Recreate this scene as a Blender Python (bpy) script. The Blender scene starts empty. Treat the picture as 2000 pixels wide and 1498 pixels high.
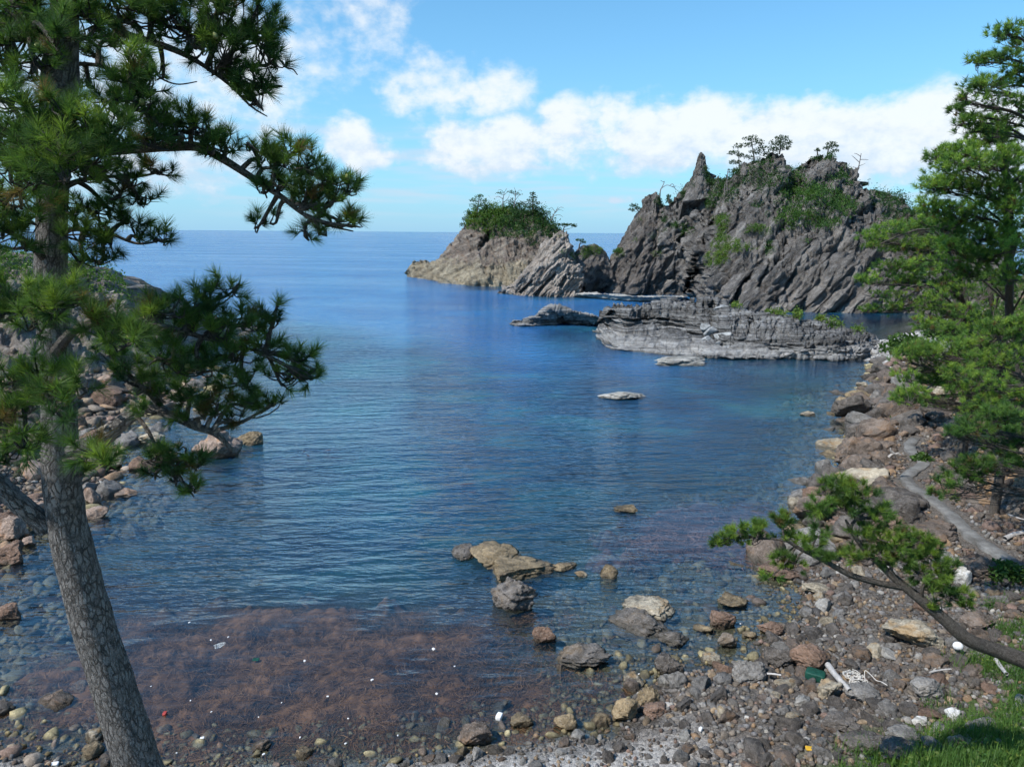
import bpy, math, random
import numpy as np
from mathutils import Vector, Matrix

# ------------------------------------------------------------------ camera
R = math.radians
sc = bpy.context.scene
coll = sc.collection
FPX, PITCH, ROLL, CAMH = 1387.0, R(12.0), R(0.42), 14.0      # pixels of a 2000 x 1498 picture
cam_d = bpy.data.cameras.new('camera')
cam = bpy.data.objects.new('camera', cam_d); coll.objects.link(cam)
cam_d.sensor_width = 36.0
cam_d.lens = 36.0 * FPX / 2000.0
cam_d.clip_start = 0.1; cam_d.clip_end = 120000.0
cam.matrix_world = Matrix.Translation((0, 0, CAMH)) @ Matrix.Rotation(R(90) - PITCH, 4, 'X') @ Matrix.Rotation(ROLL, 4, 'Z')
sc.camera = cam
sc.render.resolution_x, sc.render.resolution_y = 1024, 766

# ------------------------------------------------------------------ sun, sky, exposure
SUN_DIR = Vector((-0.74, -0.48, 1.02)).normalized()            # towards the sun: high, from the left
sun_el = math.asin(SUN_DIR.z)
sun_d = bpy.data.lights.new('sun', 'SUN')
sun_d.energy = 3.5; sun_d.angle = R(0.55); sun_d.color = (1.0, 0.955, 0.89)
sun = bpy.data.objects.new('sun', sun_d); coll.objects.link(sun)
sun.rotation_euler = SUN_DIR.to_track_quat('Z', 'Y').to_euler()
sun.location = (-60, -20, 90)
sc.view_settings.view_transform = 'Standard'
sc.view_settings.look = 'None'
sc.view_settings.gamma = 1.0
sc.view_settings.use_curve_mapping = False
sc.view_settings.exposure = 0.60
SKY_STRENGTH = 0.135


class NT:
    """small helper for node trees"""
    def __init__(s, nt): s.nt = nt; s.n = nt.nodes; s.l = nt.links
    def new(s, t, **kw):
        nd = s.n.new(t)
        for k, v in kw.items(): setattr(nd, k, v)
        return nd
    def put(s, sock, v):
        if v is None: return
        if hasattr(v, 'is_output') or isinstance(v, bpy.types.NodeSocket): s.l.new(v, sock)
        else: sock.default_value = v
    def m(s, op, a, b=None, c=None, clamp=False):
        nd = s.new('ShaderNodeMath', operation=op); nd.use_clamp = clamp
        s.put(nd.inputs[0], a); s.put(nd.inputs[1], b); s.put(nd.inputs[2], c)
        return nd.outputs[0]
    def vm(s, op, a, b=None):
        nd = s.new('ShaderNodeVectorMath', operation=op)
        s.put(nd.inputs[0], a); s.put(nd.inputs[1], b)
        return nd.outputs['Vector'] if op != 'DOT_PRODUCT' else nd.outputs['Value']
    def mix(s, f, a, b, blend='MIX'):
        nd = s.new('ShaderNodeMix', data_type='RGBA', blend_type=blend)
        s.put(nd.inputs[0], f); s.put(nd.inputs[6], a); s.put(nd.inputs[7], b)
        return nd.outputs[2]
    def ramp(s, f, stops, interp='LINEAR'):
        nd = s.new('ShaderNodeValToRGB'); cr = nd.color_ramp; cr.interpolation = interp
        while len(cr.elements) < len(stops): cr.elements.new(0.5)
        for e, (p, c) in zip(cr.elements, stops):
            e.position = p; e.color = (c, c, c, 1) if isinstance(c, (int, float)) else (*c, 1)
        s.put(nd.inputs[0], f)
        return nd.outputs[0]
    def rng(s, v, a, b, c=0.0, d=1.0, smooth=True):
        nd = s.new('ShaderNodeMapRange', interpolation_type='SMOOTHSTEP' if smooth else 'LINEAR')
        s.put(nd.inputs[0], v)
        for i, q in enumerate((a, b, c, d)): s.put(nd.inputs[1 + i], q)
        return nd.outputs[0]
    def noise(s, vec, scale, detail=4.0, rough=0.55, dist=0.0):
        nd = s.new('ShaderNodeTexNoise'); s.put(nd.inputs['Vector'], vec)
        nd.inputs['Scale'].default_value = scale; nd.inputs['Detail'].default_value = detail
        nd.inputs['Roughness'].default_value = rough; nd.inputs['Distortion'].default_value = dist
        return nd.outputs['Fac']
    def vor(s, vec, scale, feature='F1', out='Distance', rand=1.0):
        nd = s.new('ShaderNodeTexVoronoi', feature=feature); s.put(nd.inputs['Vector'], vec)
        nd.inputs['Scale'].default_value = scale; nd.inputs['Randomness'].default_value = rand
        return nd.outputs[out]
    def scl(s, vec, sx, sy, sz, rot=(0, 0, 0)):
        if any(rot):                                    # turn first, then stretch
            r = s.new('ShaderNodeMapping'); s.put(r.inputs['Vector'], vec); r.inputs['Rotation'].default_value = rot; vec = r.outputs[0]
        nd = s.new('ShaderNodeMapping'); s.put(nd.inputs['Vector'], vec); nd.inputs['Scale'].default_value = (sx, sy, sz)
        return nd.outputs[0]
    def bump(s, h, strength, dist, normal=None):
        nd = s.new('ShaderNodeBump'); nd.inputs['Strength'].default_value = strength
        nd.inputs['Distance'].default_value = dist
        s.put(nd.inputs['Height'], h); s.put(nd.inputs['Normal'], normal)
        return nd.outputs[0]


def raydir(px, py):
    x, y, z = (px - 1000) / FPX, -(py - 749) / FPX, -1.0
    c, s_ = math.cos(ROLL), math.sin(ROLL)
    x, y = c * x - s_ * y, s_ * x + c * y
    a = math.pi / 2 - PITCH
    c, s_ = math.cos(a), math.sin(a)
    return np.array([x, c * y - s_ * z, s_ * y + c * z])

def at_z(px, py, z=0.0):
    d = raydir(px, py); return np.array([0, 0, CAMH]) + d * ((z - CAMH) / d[2])

def at_d(px, py, depth):
    d = raydir(px, py); return np.array([0, 0, CAMH]) + d * (depth / d[1])

def project(P):
    """world points -> pixel coordinates of the 2000 x 1498 picture"""
    q = np.asarray(P, float) - np.array([0, 0, CAMH])
    a = math.pi / 2 - PITCH
    c, s_ = math.cos(a), math.sin(a)
    x = q[..., 0]; y = c * q[..., 1] + s_ * q[..., 2]; z = -s_ * q[..., 1] + c * q[..., 2]
    c, s_ = math.cos(ROLL), math.sin(ROLL)
    x, y = c * x + s_ * y, -s_ * x + c * y
    w = np.where(z < -0.01, -z, 0.01)
    return np.stack([1000 + FPX * x / w, 749 - FPX * y / w], -1), -z


def build_world():
    w = bpy.data.worlds.new('World'); sc.world = w; w.use_nodes = True
    w.cycles.sampling_method = 'MANUAL'; w.cycles.sample_map_resolution = 512
    t = NT(w.node_tree); t.n.clear()
    out = t.new('ShaderNodeOutputWorld'); bg = t.new('ShaderNodeBackground')
    sky = t.new('ShaderNodeTexSky', sky_type='NISHITA')
    sky.sun_disc = False; sky.sun_elevation = sun_el
    sky.sun_rotation = math.atan2(SUN_DIR.x, SUN_DIR.y)
    sky.altitude = 20; sky.air_density = 1.0; sky.dust_density = 0.0; sky.ozone_density = 5.0
    skyc = t.mix(1.0, sky.outputs[0], (SKY_STRENGTH * 0.53, SKY_STRENGTH * 0.91, SKY_STRENGTH * 0.96, 1), 'MULTIPLY')
    tc = t.new('ShaderNodeTexCoord'); d = t.vm('NORMALIZE', tc.outputs['Generated'])
    sep = t.new('ShaderNodeSeparateXYZ'); t.put(sep.inputs[0], d)
    az = t.m('ARCTAN2', sep.outputs[0], sep.outputs[1])
    el = t.m('ARCSINE', sep.outputs[2])
    # domain warp so that cloud edges billow
    n1 = t.noise(d, 9.0, 4.0, 0.58)
    n2 = t.noise(t.vm('ADD', d, (3.1, 1.7, 5.2)), 9.0, 2.0, 0.58)
    n3 = t.noise(t.scl(d, 1, 1, 1.5), 34.0, 4.0, 0.6)
    waz = t.m('ADD', az, t.m('MULTIPLY', t.m('SUBTRACT', n1, 0.5), 0.16))
    wel = t.m('ADD', el, t.m('MULTIPLY', t.m('SUBTRACT', n2, 0.5), 0.085))
    # cumulus heaps: (pixel x, y, half width, half height above, below, strength)
    heaps = [(690, 290, 72, 52, 40, 1.0), (745, 305, 45, 25, 25, .8), (960, 275, 125, 52, 58, 1.0), (1120, 270, 80, 62, 55, .78), (890, 315, 90, 30, 26, .85),
             (1345, 260, 130, 68, 62, 1.0), (1500, 275, 150, 55, 60, .98), (1640, 270, 120, 60, 66, 1.0), (1790, 255, 130, 62, 78, 1.0), (1960, 270, 150, 70, 80, 1.0),
             (1250, 300, 90, 30, 30, .7), (985, 165, 80, 48, 45, .72), (870, 150, 110, 50, 60, .55), (690, 50, 120, 90, 70, .62), (520, 110, 150, 120, 130, .66), (380, 320, 210, 60, 50, .66),
             (520, 240, 70, 70, 60, .62), (1200, 388, 30, 12, 12, .8), (300, 180, 220, 160, 120, .6), (60, 200, 200, 200, 150, .6), (430, 388, 40, 13, 10, .5), (700, 408, 75, 10, 8, .4), (830, 395, 80, 12, 10, .32)]
    wc = t.new('ShaderNodeCombineXYZ'); t.put(wc.inputs[0], waz); t.put(wc.inputs[1], wel)
    f = None
    for (px, py, rx, ru, rd, k) in heaps:
        v = raydir(px, py + (rd - ru) * 0.5); v = v / np.linalg.norm(v)
        a0, e0 = math.atan2(v[0], v[1]), math.asin(v[2])
        sx = FPX / rx * 0.85; sy = FPX / (0.5 * (ru + rd)) * 0.85
        nd = t.new('ShaderNodeVectorMath', operation='MULTIPLY_ADD')
        t.put(nd.inputs[0], wc.outputs[0]); nd.inputs[1].default_value = (sx, sy, 0); nd.inputs[2].default_value = (-a0 * sx, -e0 * sy, 0)
        q = t.vm('DOT_PRODUCT', nd.outputs[0], nd.outputs[0])
        g = t.m('MULTIPLY_ADD', q, -k * 0.62, k)
        f = g if f is None else t.m('MAXIMUM', f, g)
    f = t.m('MAXIMUM', f, 0.0)
    # the same broken cumulus goes on round the rest of the horizon
    gn = t.noise(t.scl(d, 1, 1, 2.2), 3.4, 2.0, 0.55)
    belt = t.m('MULTIPLY', t.rng(gn, 0.44, 0.66), t.m('MULTIPLY', t.rng(el, 0.015, 0.12), t.rng(el, 0.75, 0.3)))
    outside = t.rng(t.m('ABSOLUTE', az), 0.66, 0.95)
    f = t.m('MAXIMUM', f, t.m('MULTIPLY', t.m('MULTIPLY', belt, 0.8), outside))
    dens = t.m('ADD', f, t.m('ADD', t.m('MULTIPLY', t.m('SUBTRACT', n3, 0.5), 0.65), t.m('MULTIPLY', t.m('SUBTRACT', n1, 0.5), 0.85)))
    dens = t.m('MULTIPLY', dens, t.rng(el, 0.004, 0.03))
    cov = t.rng(dens, 0.32, 0.82)
    cov = t.m('MULTIPLY', cov, 0.90)
    shade = t.rng(t.m('ADD', t.m('MULTIPLY', el, 7.0), t.m('ADD', t.m('MULTIPLY', f, 0.5), t.m('MULTIPLY', t.m('SUBTRACT', n3, 0.5), 1.9))), 0.55, 1.55)
    ccol = t.mix(shade, (0.425, 0.515, 0.625, 1), (0.645, 0.67, 0.69, 1))
    # thin veil low over the horizon
    veil = t.m('MULTIPLY', t.rng(t.noise(t.scl(d, 1, 1, 9), 6.0, 2, 0.6), 0.42, 0.7), t.m('MULTIPLY', t.rng(el, 0.0, 0.05), t.rng(el, 0.20, 0.08)))
    # moist air towards the horizon
    air = t.m('EXPONENT', t.m('MULTIPLY', t.m('MAXIMUM', el, 0.0), -5.5))
    base = t.mix(t.m('MULTIPLY', air, 0.96), skyc, (0.235, 0.42, 0.585, 1))
    base = t.mix(t.m('MULTIPLY', veil, 0.6), base, (0.42, 0.50, 0.60, 1))
    col = t.mix(cov, base, ccol)
    t.put(bg.inputs[0], col); bg.inputs[1].default_value = 1.0
    t.l.new(bg.outputs[0], out.inputs[0])

build_world()
sc.cycles.max_bounces = 6; sc.cycles.diffuse_bounces = 3; sc.cycles.glossy_bounces = 2
sc.cycles.transmission_bounces = 3; sc.cycles.transparent_max_bounces = 12
sc.cycles.caustics_reflective = False; sc.cycles.caustics_refractive = False
sc.cycles.use_denoising = True
sc.cycles.use_adaptive_sampling = True; sc.cycles.adaptive_threshold = 0.025; sc.cycles.adaptive_min_samples = 16

# ------------------------------------------------------------------ noise in numpy
_rs = np.random.RandomState(7)
_G = _rs.normal(size=(256, 3)); _G /= np.linalg.norm(_G, axis=1)[:, None]
_PERM = _rs.permutation(256)

def _h(ix, iy, iz):
    return _PERM[(_PERM[(_PERM[ix & 255] + iy) & 255] + iz) & 255]

def perlin(P):
    P = np.asarray(P, float); i = np.floor(P).astype(np.int64); f = P - i
    u = f * f * f * (f * (f * 6 - 15) + 10)
    out = np.zeros(len(P))
    for dx in (0, 1):
        wx = u[:, 0] if dx else 1 - u[:, 0]
        for dy in (0, 1):
            wy = u[:, 1] if dy else 1 - u[:, 1]
            for dz in (0, 1):
                wz = u[:, 2] if dz else 1 - u[:, 2]
                g = _G[_h(i[:, 0] + dx, i[:, 1] + dy, i[:, 2] + dz)]
                out += wx * wy * wz * (g[:, 0] * (f[:, 0] - dx) + g[:, 1] * (f[:, 1] - dy) + g[:, 2] * (f[:, 2] - dz))
    return out * 1.5

def fbm(P, octv=4, gain=0.5, lac=2.03):
    P = np.asarray(P, float); a = 1.0; s = 0; tot = 0
    for k in range(octv):
        s = s + a * perlin(P + 17.3 * k); tot += a; a *= gain; P = P * lac
    return s / tot * 1.4

def ridged(P, octv=4, gain=0.5, lac=2.03):
    P = np.asarray(P, float); a = 1.0; s = 0; tot = 0
    for k in range(octv):
        s = s + a * (1 - 2 * np.abs(perlin(P + 31.7 * k))); tot += a; a *= gain; P = P * lac
    return s / tot

def worley(P):
    """distance to nearest and second nearest cell point, and a random number of the nearest cell"""
    P = np.asarray(P, float); i = np.floor(P).astype(np.int64)
    d1 = np.full(len(P), 9.0); d2 = np.full(len(P), 9.0); r = np.zeros(len(P))
    for dx in (-1, 0, 1):
        for dy in (-1, 0, 1):
            for dz in (-1, 0, 1):
                c = i + np.array([dx, dy, dz]); h = _h(c[:, 0], c[:, 1], c[:, 2])
                q = c + 0.5 + 0.45 * _G[h] - P
                d = np.sqrt((q * q).sum(1)); nearer = d < d1
                d2 = np.where(nearer, d1, np.minimum(d2, d)); r = np.where(nearer, h / 255.0, r); d1 = np.where(nearer, d, d1)
    return d1, d2, r

# ------------------------------------------------------------------ mesh and tagging helpers
def mesh(name, V, Fc, smooth=False, col=None, attrs=None):
    V = np.asarray(V, np.float32); Fc = np.asarray(Fc, np.int32)
    me = bpy.data.meshes.new(name); k = Fc.shape[1]
    me.vertices.add(len(V)); me.vertices.foreach_set('co', V.ravel())
    me.loops.add(Fc.size); me.loops.foreach_set('vertex_index', Fc.ravel())
    me.polygons.add(len(Fc)); me.polygons.foreach_set('loop_start', np.arange(0, Fc.size, k, dtype=np.int32))
    if smooth: me.polygons.foreach_set('use_smooth', np.ones(len(Fc), bool))
    if col is not None:
        a = me.attributes.new('col', 'FLOAT_COLOR', 'POINT')
        c = np.ones((len(V), 4), np.float32); c[:, :3] = col; a.data.foreach_set('color', c.ravel())
    for kk, vv in (attrs or {}).items():
        a = me.attributes.new(kk, 'FLOAT', 'POINT'); a.data.foreach_set('value', np.asarray(vv, np.float32))
    me.update(calc_edges=True)
    return me

def obj(name, me, mat=None, parent=None, loc=None):
    o = bpy.data.objects.new(name, me); coll.objects.link(o)
    if mat is not None and me is not None and not me.materials: me.materials.append(mat)
    if parent is not None: o.parent = parent
    if loc is not None: o.location = loc
    return o

def tag(o, label=None, cat=None, group=None, kind=None):
    if label: o['label'] = label
    if cat: o['category'] = cat
    if group: o['group'] = group
    if kind: o['kind'] = kind
    return o

def empty(name, loc=(0, 0, 0)):
    o = bpy.data.objects.new(name, None); coll.objects.link(o); o.location = [float(q) for q in loc]
    o.empty_display_size = 0.2
    return o

def local(V, o): return np.asarray(V) - np.array(o.location)

def grid_faces(nr, nc):
    i = np.arange(nr * nc).reshape(nr, nc)
    return np.stack([i[:-1, :-1], i[:-1, 1:], i[1:, 1:], i[1:, :-1]], -1).reshape(-1, 4)

def merge(parts):
    V = []; Fs = []; n = 0
    for v, f in parts:
        V.append(v); Fs.append(np.asarray(f) + n); n += len(v)
    return np.concatenate(V), np.concatenate(Fs)

# ------------------------------------------------------------------ materials
def new_mat(name):
    m = bpy.data.materials.new(name); m.use_nodes = True
    t = NT(m.node_tree); t.n.clear()
    out = t.new('ShaderNodeOutputMaterial')
    return m, t, out

def principled(t, out, color, rough=0.9, normal=None, spec=0.3):
    b = t.new('ShaderNodeBsdfPrincipled')
    t.put(b.inputs['Base Color'], color); t.put(b.inputs['Roughness'], rough)
    b.inputs['Specular IOR Level'].default_value = spec
    t.put(b.inputs['Normal'], normal)
    t.l.new(b.outputs[0], out.inputs[0])
    return b

def rock_mat(name, dark, mid, light, scale=1.0, spots=0.25, bump=0.6, bdist=0.3, tide=0.0, strata=None, warm=None, warm_amt=0.3, objcoord=False, attr=False, rnd_cols=None, low=None, low_h=6.0, cracks=1.0):
    m, t, out = new_mat(name)
    if objcoord:
        tc = t.new('ShaderNodeTexCoord'); oi = t.new('ShaderNodeObjectInfo')
        sh = t.new('ShaderNodeCombineXYZ')
        for k in range(3): t.put(sh.inputs[k], t.m('MULTIPLY', oi.outputs['Random'], 37.0 + 11 * k))
        p = t.vm('ADD', tc.outputs['Object'], sh.outputs[0])
    else:
        p = t.new('ShaderNodeNewGeometry').outputs['Position']
    pw = t.new('ShaderNodeNewGeometry').outputs['Position']
    big = t.noise(p, 0.35 * scale, 2, 0.6, 0.4)
    med = t.noise(p, 1.7 * scale, 4, 0.66, 0.5)
    fine = t.noise(p, 9.0 * scale, 3, 0.7)
    f = t.m('ADD', t.m('MULTIPLY', big, 0.28), t.m('ADD', t.m('MULTIPLY', med, 0.40), t.m('MULTIPLY', fine, 0.32)))
    if strata:
        ps = t.scl(p, strata[1], strata[1], strata[2], strata[0])
        sn = t.noise(ps, 1.0, 4, 0.68, 0.3)
        f = t.m('ADD', t.m('MULTIPLY', f, 0.5), t.m('MULTIPLY', sn, 0.5))
    col = t.ramp(f, [(0.40, dark), (0.5, mid), (0.61, light)])
    if attr:
        at = t.new('ShaderNodeAttribute'); at.attribute_name = 'col'
        col = t.mix(1.0, at.outputs['Color'], t.ramp(f, [(0.36, 0.4), (0.5, 0.9), (0.64, 1.7)]), 'MULTIPLY')
    if rnd_cols:
        oi = t.new('ShaderNodeObjectInfo')
        rc = t.ramp(oi.outputs['Random'], rnd_cols, 'CONSTANT')
        col = t.mix(1.0, rc, t.ramp(f, [(0.36, 0.38), (0.5, 0.9), (0.63, 1.75)]), 'MULTIPLY')
    if warm:
        wn = t.rng(t.noise(t.vm('ADD', p, (9, 4, 2)), 0.8 * scale, 2, 0.6, 0.8), 0.50, 0.68)
        col = t.mix(t.m('MULTIPLY', wn, warm_amt), col, (*warm, 1))
    if low:
        sep = t.new('ShaderNodeSeparateXYZ'); t.put(sep.inputs[0], pw)
        zz = t.m('ADD', sep.outputs[2], t.m('MULTIPLY', t.m('SUBTRACT', big, 0.5), low_h * 1.6))
        col = t.mix(t.m('MULTIPLY', t.rng(zz, low_h * 1.25, low_h * 0.7), 0.85), col, t.mix(1.0, (*low, 1), t.ramp(f, [(0.38, 0.35), (0.5, 0.95), (0.62, 1.55)]), 'MULTIPLY'))
    if spots:
        sp = t.rng(t.noise(p, 14.0 * scale, 1, 0.6), 0.60, 0.70)
        col = t.mix(t.m('MULTIPLY', sp, spots), col, (0.52, 0.51, 0.48, 1))
    # cracks
    if tide:
        sep = t.new('ShaderNodeSeparateXYZ'); t.put(sep.inputs[0], pw)
        z = t.m('ADD', sep.outputs[2], t.m('MULTIPLY', t.m('SUBTRACT', med, 0.5), tide * 1.4))
        wet = t.rng(z, tide * 0.75, tide * 0.15)
        col = t.mix(t.m('MULTIPLY', wet, 0.62), col, (0.05, 0.043, 0.03, 1))
        rough = t.m('SUBTRACT', 0.9, t.m('MULTIPLY', wet, 0.45))
    else:
        rough = 0.9
    h = t.m('ADD', t.m('MULTIPLY', med, 0.7), t.m('MULTIPLY', fine, 0.45))
    if strata: h = t.m('ADD', h, t.m('MULTIPLY', sn, 0.7))
    nrm = t.bump(h, bump, bdist)
    principled(t, out, col, rough, nrm, 0.25)
    return m

M = {}
M['massif'] = rock_mat('shaded_massif_rock', (0.070, 0.064, 0.058), (0.195, 0.180, 0.165), (0.44, 0.41, 0.375), 0.8, 0.35, 1.0, 1.3, 0.0, strata=((0.0, 0.85, 0.0), 0.14, 0.9), warm=(0.19, 0.16, 0.13), warm_amt=0.25)  # cloud shade put into the rock colour: toned darker than the island
M['massif_flank'] = rock_mat('buttress_rock', (0.075, 0.066, 0.060), (0.17, 0.152, 0.138), (0.33, 0.30, 0.27), 0.6, 0.3, 1.0, 1.5, 0.0, strata=((0.0, 0.95, 0.0), 0.16, 0.9), warm=(0.24, 0.19, 0.14), warm_amt=0.4)  # plain rock colour of the buttress and the humped rock
M['island'] = rock_mat('island_rock', (0.115, 0.096, 0.082), (0.255, 0.215, 0.18), (0.43, 0.375, 0.31), 0.5, 0.25, 1.0, 1.5, 0.0, strata=((0.0, 0.45, 0.0), 0.15, 0.7), warm=(0.30, 0.20, 0.145), warm_amt=0.4, low=(0.43, 0.375, 0.27), low_h=6.0)
M['pinnacle'] = rock_mat('pinnacle_rock', (0.13, 0.11, 0.095), (0.28, 0.245, 0.21), (0.47, 0.42, 0.37), 0.55, 0.3, 0.9, 0.7, 0.0, strata=((0.0, 0.95, 0.0), 0.18, 1.0), warm=(0.36, 0.26, 0.20), warm_amt=0.35)
M['ledge'] = rock_mat('ledge_rock', (0.040, 0.039, 0.038), (0.135, 0.133, 0.130), (0.38, 0.38, 0.375), 0.9, 0.2, 1.0, 0.5, 0.35, strata=((0.03, 0.06, 0.0), 0.12, 4.2), low=(0.36, 0.355, 0.345), low_h=1.35)
M['islet'] = rock_mat('islet_rock', (0.09, 0.087, 0.083), (0.24, 0.236, 0.23), (0.46, 0.455, 0.445), 0.9, 0.2, 1.0, 0.4, 0.3, strata=((0.03, 0.06, 0.0), 0.15, 3.6))
M['ledge_pale'] = rock_mat('pale_ledge_rock', (0.17, 0.165, 0.15), (0.33, 0.32, 0.29), (0.52, 0.50, 0.46), 0.9, 0.2, 0.8, 0.3, 0.35, strata=((0.03, 0.06, 0.0), 0.2, 3.0))
M['block'] = rock_mat('broken_block_rock', (0.15, 0.155, 0.155), (0.30, 0.31, 0.31), (0.46, 0.47, 0.46), 1.2, 0.1, 0.5, 0.2, 0.0, objcoord=True)
M['left_cliff'] = rock_mat('left_cliff_rock', (0.10, 0.088, 0.078), (0.22, 0.195, 0.17), (0.42, 0.38, 0.34), 0.9, 0.3, 0.9, 0.5, 0.0, strata=((0.1, 0.35, 0.0), 0.3, 1.4), warm=(0.30, 0.19, 0.12), warm_amt=0.35)
M['bank'] = rock_mat('bank_rock', (0.075, 0.06, 0.05), (0.17, 0.14, 0.115), (0.36, 0.31, 0.26), 1.1, 0.25, 0.9, 0.35, 0.0, warm=(0.36, 0.20, 0.09), warm_amt=0.6)
GREYS = [(0.0, (0.135, 0.125, 0.115)), (0.16, (0.17, 0.155, 0.14)), (0.30, (0.105, 0.096, 0.09)), (0.44, (0.20, 0.165, 0.13)), (0.56, (0.24, 0.225, 0.205)), (0.68, (0.15, 0.11, 0.085)), (0.80, (0.27, 0.20, 0.13)), (0.92, (0.19, 0.18, 0.175))]
BROWNS = [(0.0, (0.15, 0.115, 0.09)), (0.2, (0.20, 0.145, 0.105)), (0.4, (0.115, 0.093, 0.08)), (0.55, (0.26, 0.17, 0.10)), (0.7, (0.17, 0.14, 0.115)), (0.85, (0.22, 0.15, 0.12))]
WARMS = [(0.0, (0.30, 0.25, 0.20)), (0.2, (0.36, 0.24, 0.15)), (0.4, (0.27, 0.21, 0.17)), (0.6, (0.40, 0.31, 0.22)), (0.8, (0.32, 0.22, 0.17))]
GREYS = [(p_, tuple(.82 * v for v in c_)) for p_, c_ in GREYS]; BROWNS = [(p_, tuple(.78 * v for v in c_)) for p_, c_ in BROWNS]; WARMS = [(p_, tuple(.66 * v for v in c_)) for p_, c_ in WARMS]
k = (0.1, 0.1, 0.1)
M['stone_grey'] = rock_mat('grey_beach_stone', k, k, k, 2.4, 0.30, 0.7, 0.08, 0.25, objcoord=True, rnd_cols=GREYS)
M['stone_brown'] = rock_mat('brown_shore_stone', k, k, k, 1.5, 0.2, 0.8, 0.12, 0.3, objcoord=True, rnd_cols=BROWNS, warm=(0.24, 0.16, 0.10), warm_amt=0.35)
M['stone_warm'] = rock_mat('warm_shore_stone', k, k, k, 1.5, 0.25, 0.8, 0.12, 0.3, objcoord=True, rnd_cols=WARMS, warm=(0.36, 0.20, 0.10), warm_amt=0.4)
M['stone_attr'] = rock_mat('cobble_stone', k, k, k, 2.5, 0.18, 0.6, 0.06, 0.10, attr=True)

def solid_rock(name, c, scale=1.5, warm=None, warm_amt=0.4, strata=None, tide=0.3, spots=0.2):
    c = np.array(c)
    return rock_mat(name, tuple(c * 0.42), tuple(c), tuple(np.minimum(c * 1.75, 0.8)), scale, spots, 0.85, 0.14, tide, strata=strata, warm=warm, warm_amt=warm_amt, objcoord=True)

M['b_dark'] = solid_rock('dark_boulder', (0.10, 0.088, 0.078))
M['b_darkstripe'] = solid_rock('dark_layered_boulder', (0.13, 0.117, 0.105), strata=((0.3, 0.5, 0.2), 0.8, 7.0), warm=(0.26, 0.18, 0.10), warm_amt=0.35)
M['b_brown'] = solid_rock('brown_boulder', (0.135, 0.107, 0.087), warm=(0.30, 0.17, 0.085), warm_amt=0.35)
M['b_rust'] = solid_rock('rusty_boulder', (0.165, 0.108, 0.078), warm=(0.12, 0.08, 0.06), warm_amt=0.5)
M['b_ochre'] = solid_rock('ochre_boulder', (0.215, 0.165, 0.10), warm=(0.14, 0.11, 0.08), warm_amt=0.6)
M['b_gold'] = solid_rock('golden_pale_boulder', (0.31, 0.27, 0.205), warm=(0.32, 0.19, 0.07), warm_amt=0.6)
M['b_white'] = solid_rock('white_boulder', (0.52, 0.50, 0.46), warm=(0.35, 0.29, 0.20), warm_amt=0.4)
M['b_grey'] = solid_rock('grey_boulder', (0.165, 0.156, 0.145))
M['b_pale'] = solid_rock('pale_grey_boulder', (0.30, 0.285, 0.26))
M['b_pink'] = solid_rock('pinkish_boulder', (0.27, 0.205, 0.165), warm=(0.40, 0.20, 0.08), warm_amt=0.5)

def ground_mat():
    m, t, out = new_mat('shore_ground')
    at = t.new('ShaderNodeAttribute'); at.attribute_name = 'col'
    p = t.new('ShaderNodeNewGeometry').outputs['Position']
    fine = t.noise(p, 5.0, 6, 0.7)
    v = t.new('ShaderNodeTexVoronoi', feature='F1'); v.inputs['Scale'].default_value = 11.0; t.put(v.inputs['Vector'], p)
    v2 = t.new('ShaderNodeTexVoronoi', feature='F1'); v2.inputs['Scale'].default_value = 34.0; t.put(v2.inputs['Vector'], p)
    sc1 = t.new('ShaderNodeSeparateColor'); t.put(sc1.inputs[0], v.outputs['Color'])
    sc2 = t.new('ShaderNodeSeparateColor'); t.put(sc2.inputs[0], v2.outputs['Color'])
    f = t.m('ADD', t.m('MULTIPLY', sc1.outputs[0], 0.35), t.m('ADD', t.m('MULTIPLY', sc2.outputs[0], 0.4), t.m('MULTIPLY', fine, 0.3)))
    col = t.mix(1.0, at.outputs['Color'], t.ramp(f, [(0.15, 0.42), (0.5, 0.95), (0.85, 1.6)]), 'MULTIPLY')
    h = t.m('ADD', t.m('MULTIPLY', v.outputs['Distance'], -0.6), t.m('ADD', t.m('MULTIPLY', v2.outputs['Distance'], -0.5), fine))
    principled(t, out, col, 0.95, t.bump(h, 0.9, 0.07), 0.2)
    return m
M['ground'] = ground_mat()

def path_mat():
    m, t, out = new_mat('path_concrete')
    p = t.new('ShaderNodeNewGeometry').outputs['Position']
    n = t.noise(p, 1.3, 6, 0.65); f = t.noise(p, 22, 4, 0.7)
    col = t.ramp(t.m('ADD', t.m('MULTIPLY', n, 0.6), t.m('MULTIPLY', f, 0.4)), [(0.36, (0.075, 0.07, 0.062)), (0.5, (0.165, 0.16, 0.15)), (0.62, (0.25, 0.245, 0.23))])
    principled(t, out, col, 0.92, t.bump(f, 0.4, 0.02), 0.2)
    return m
M['path'] = path_mat()

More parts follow.
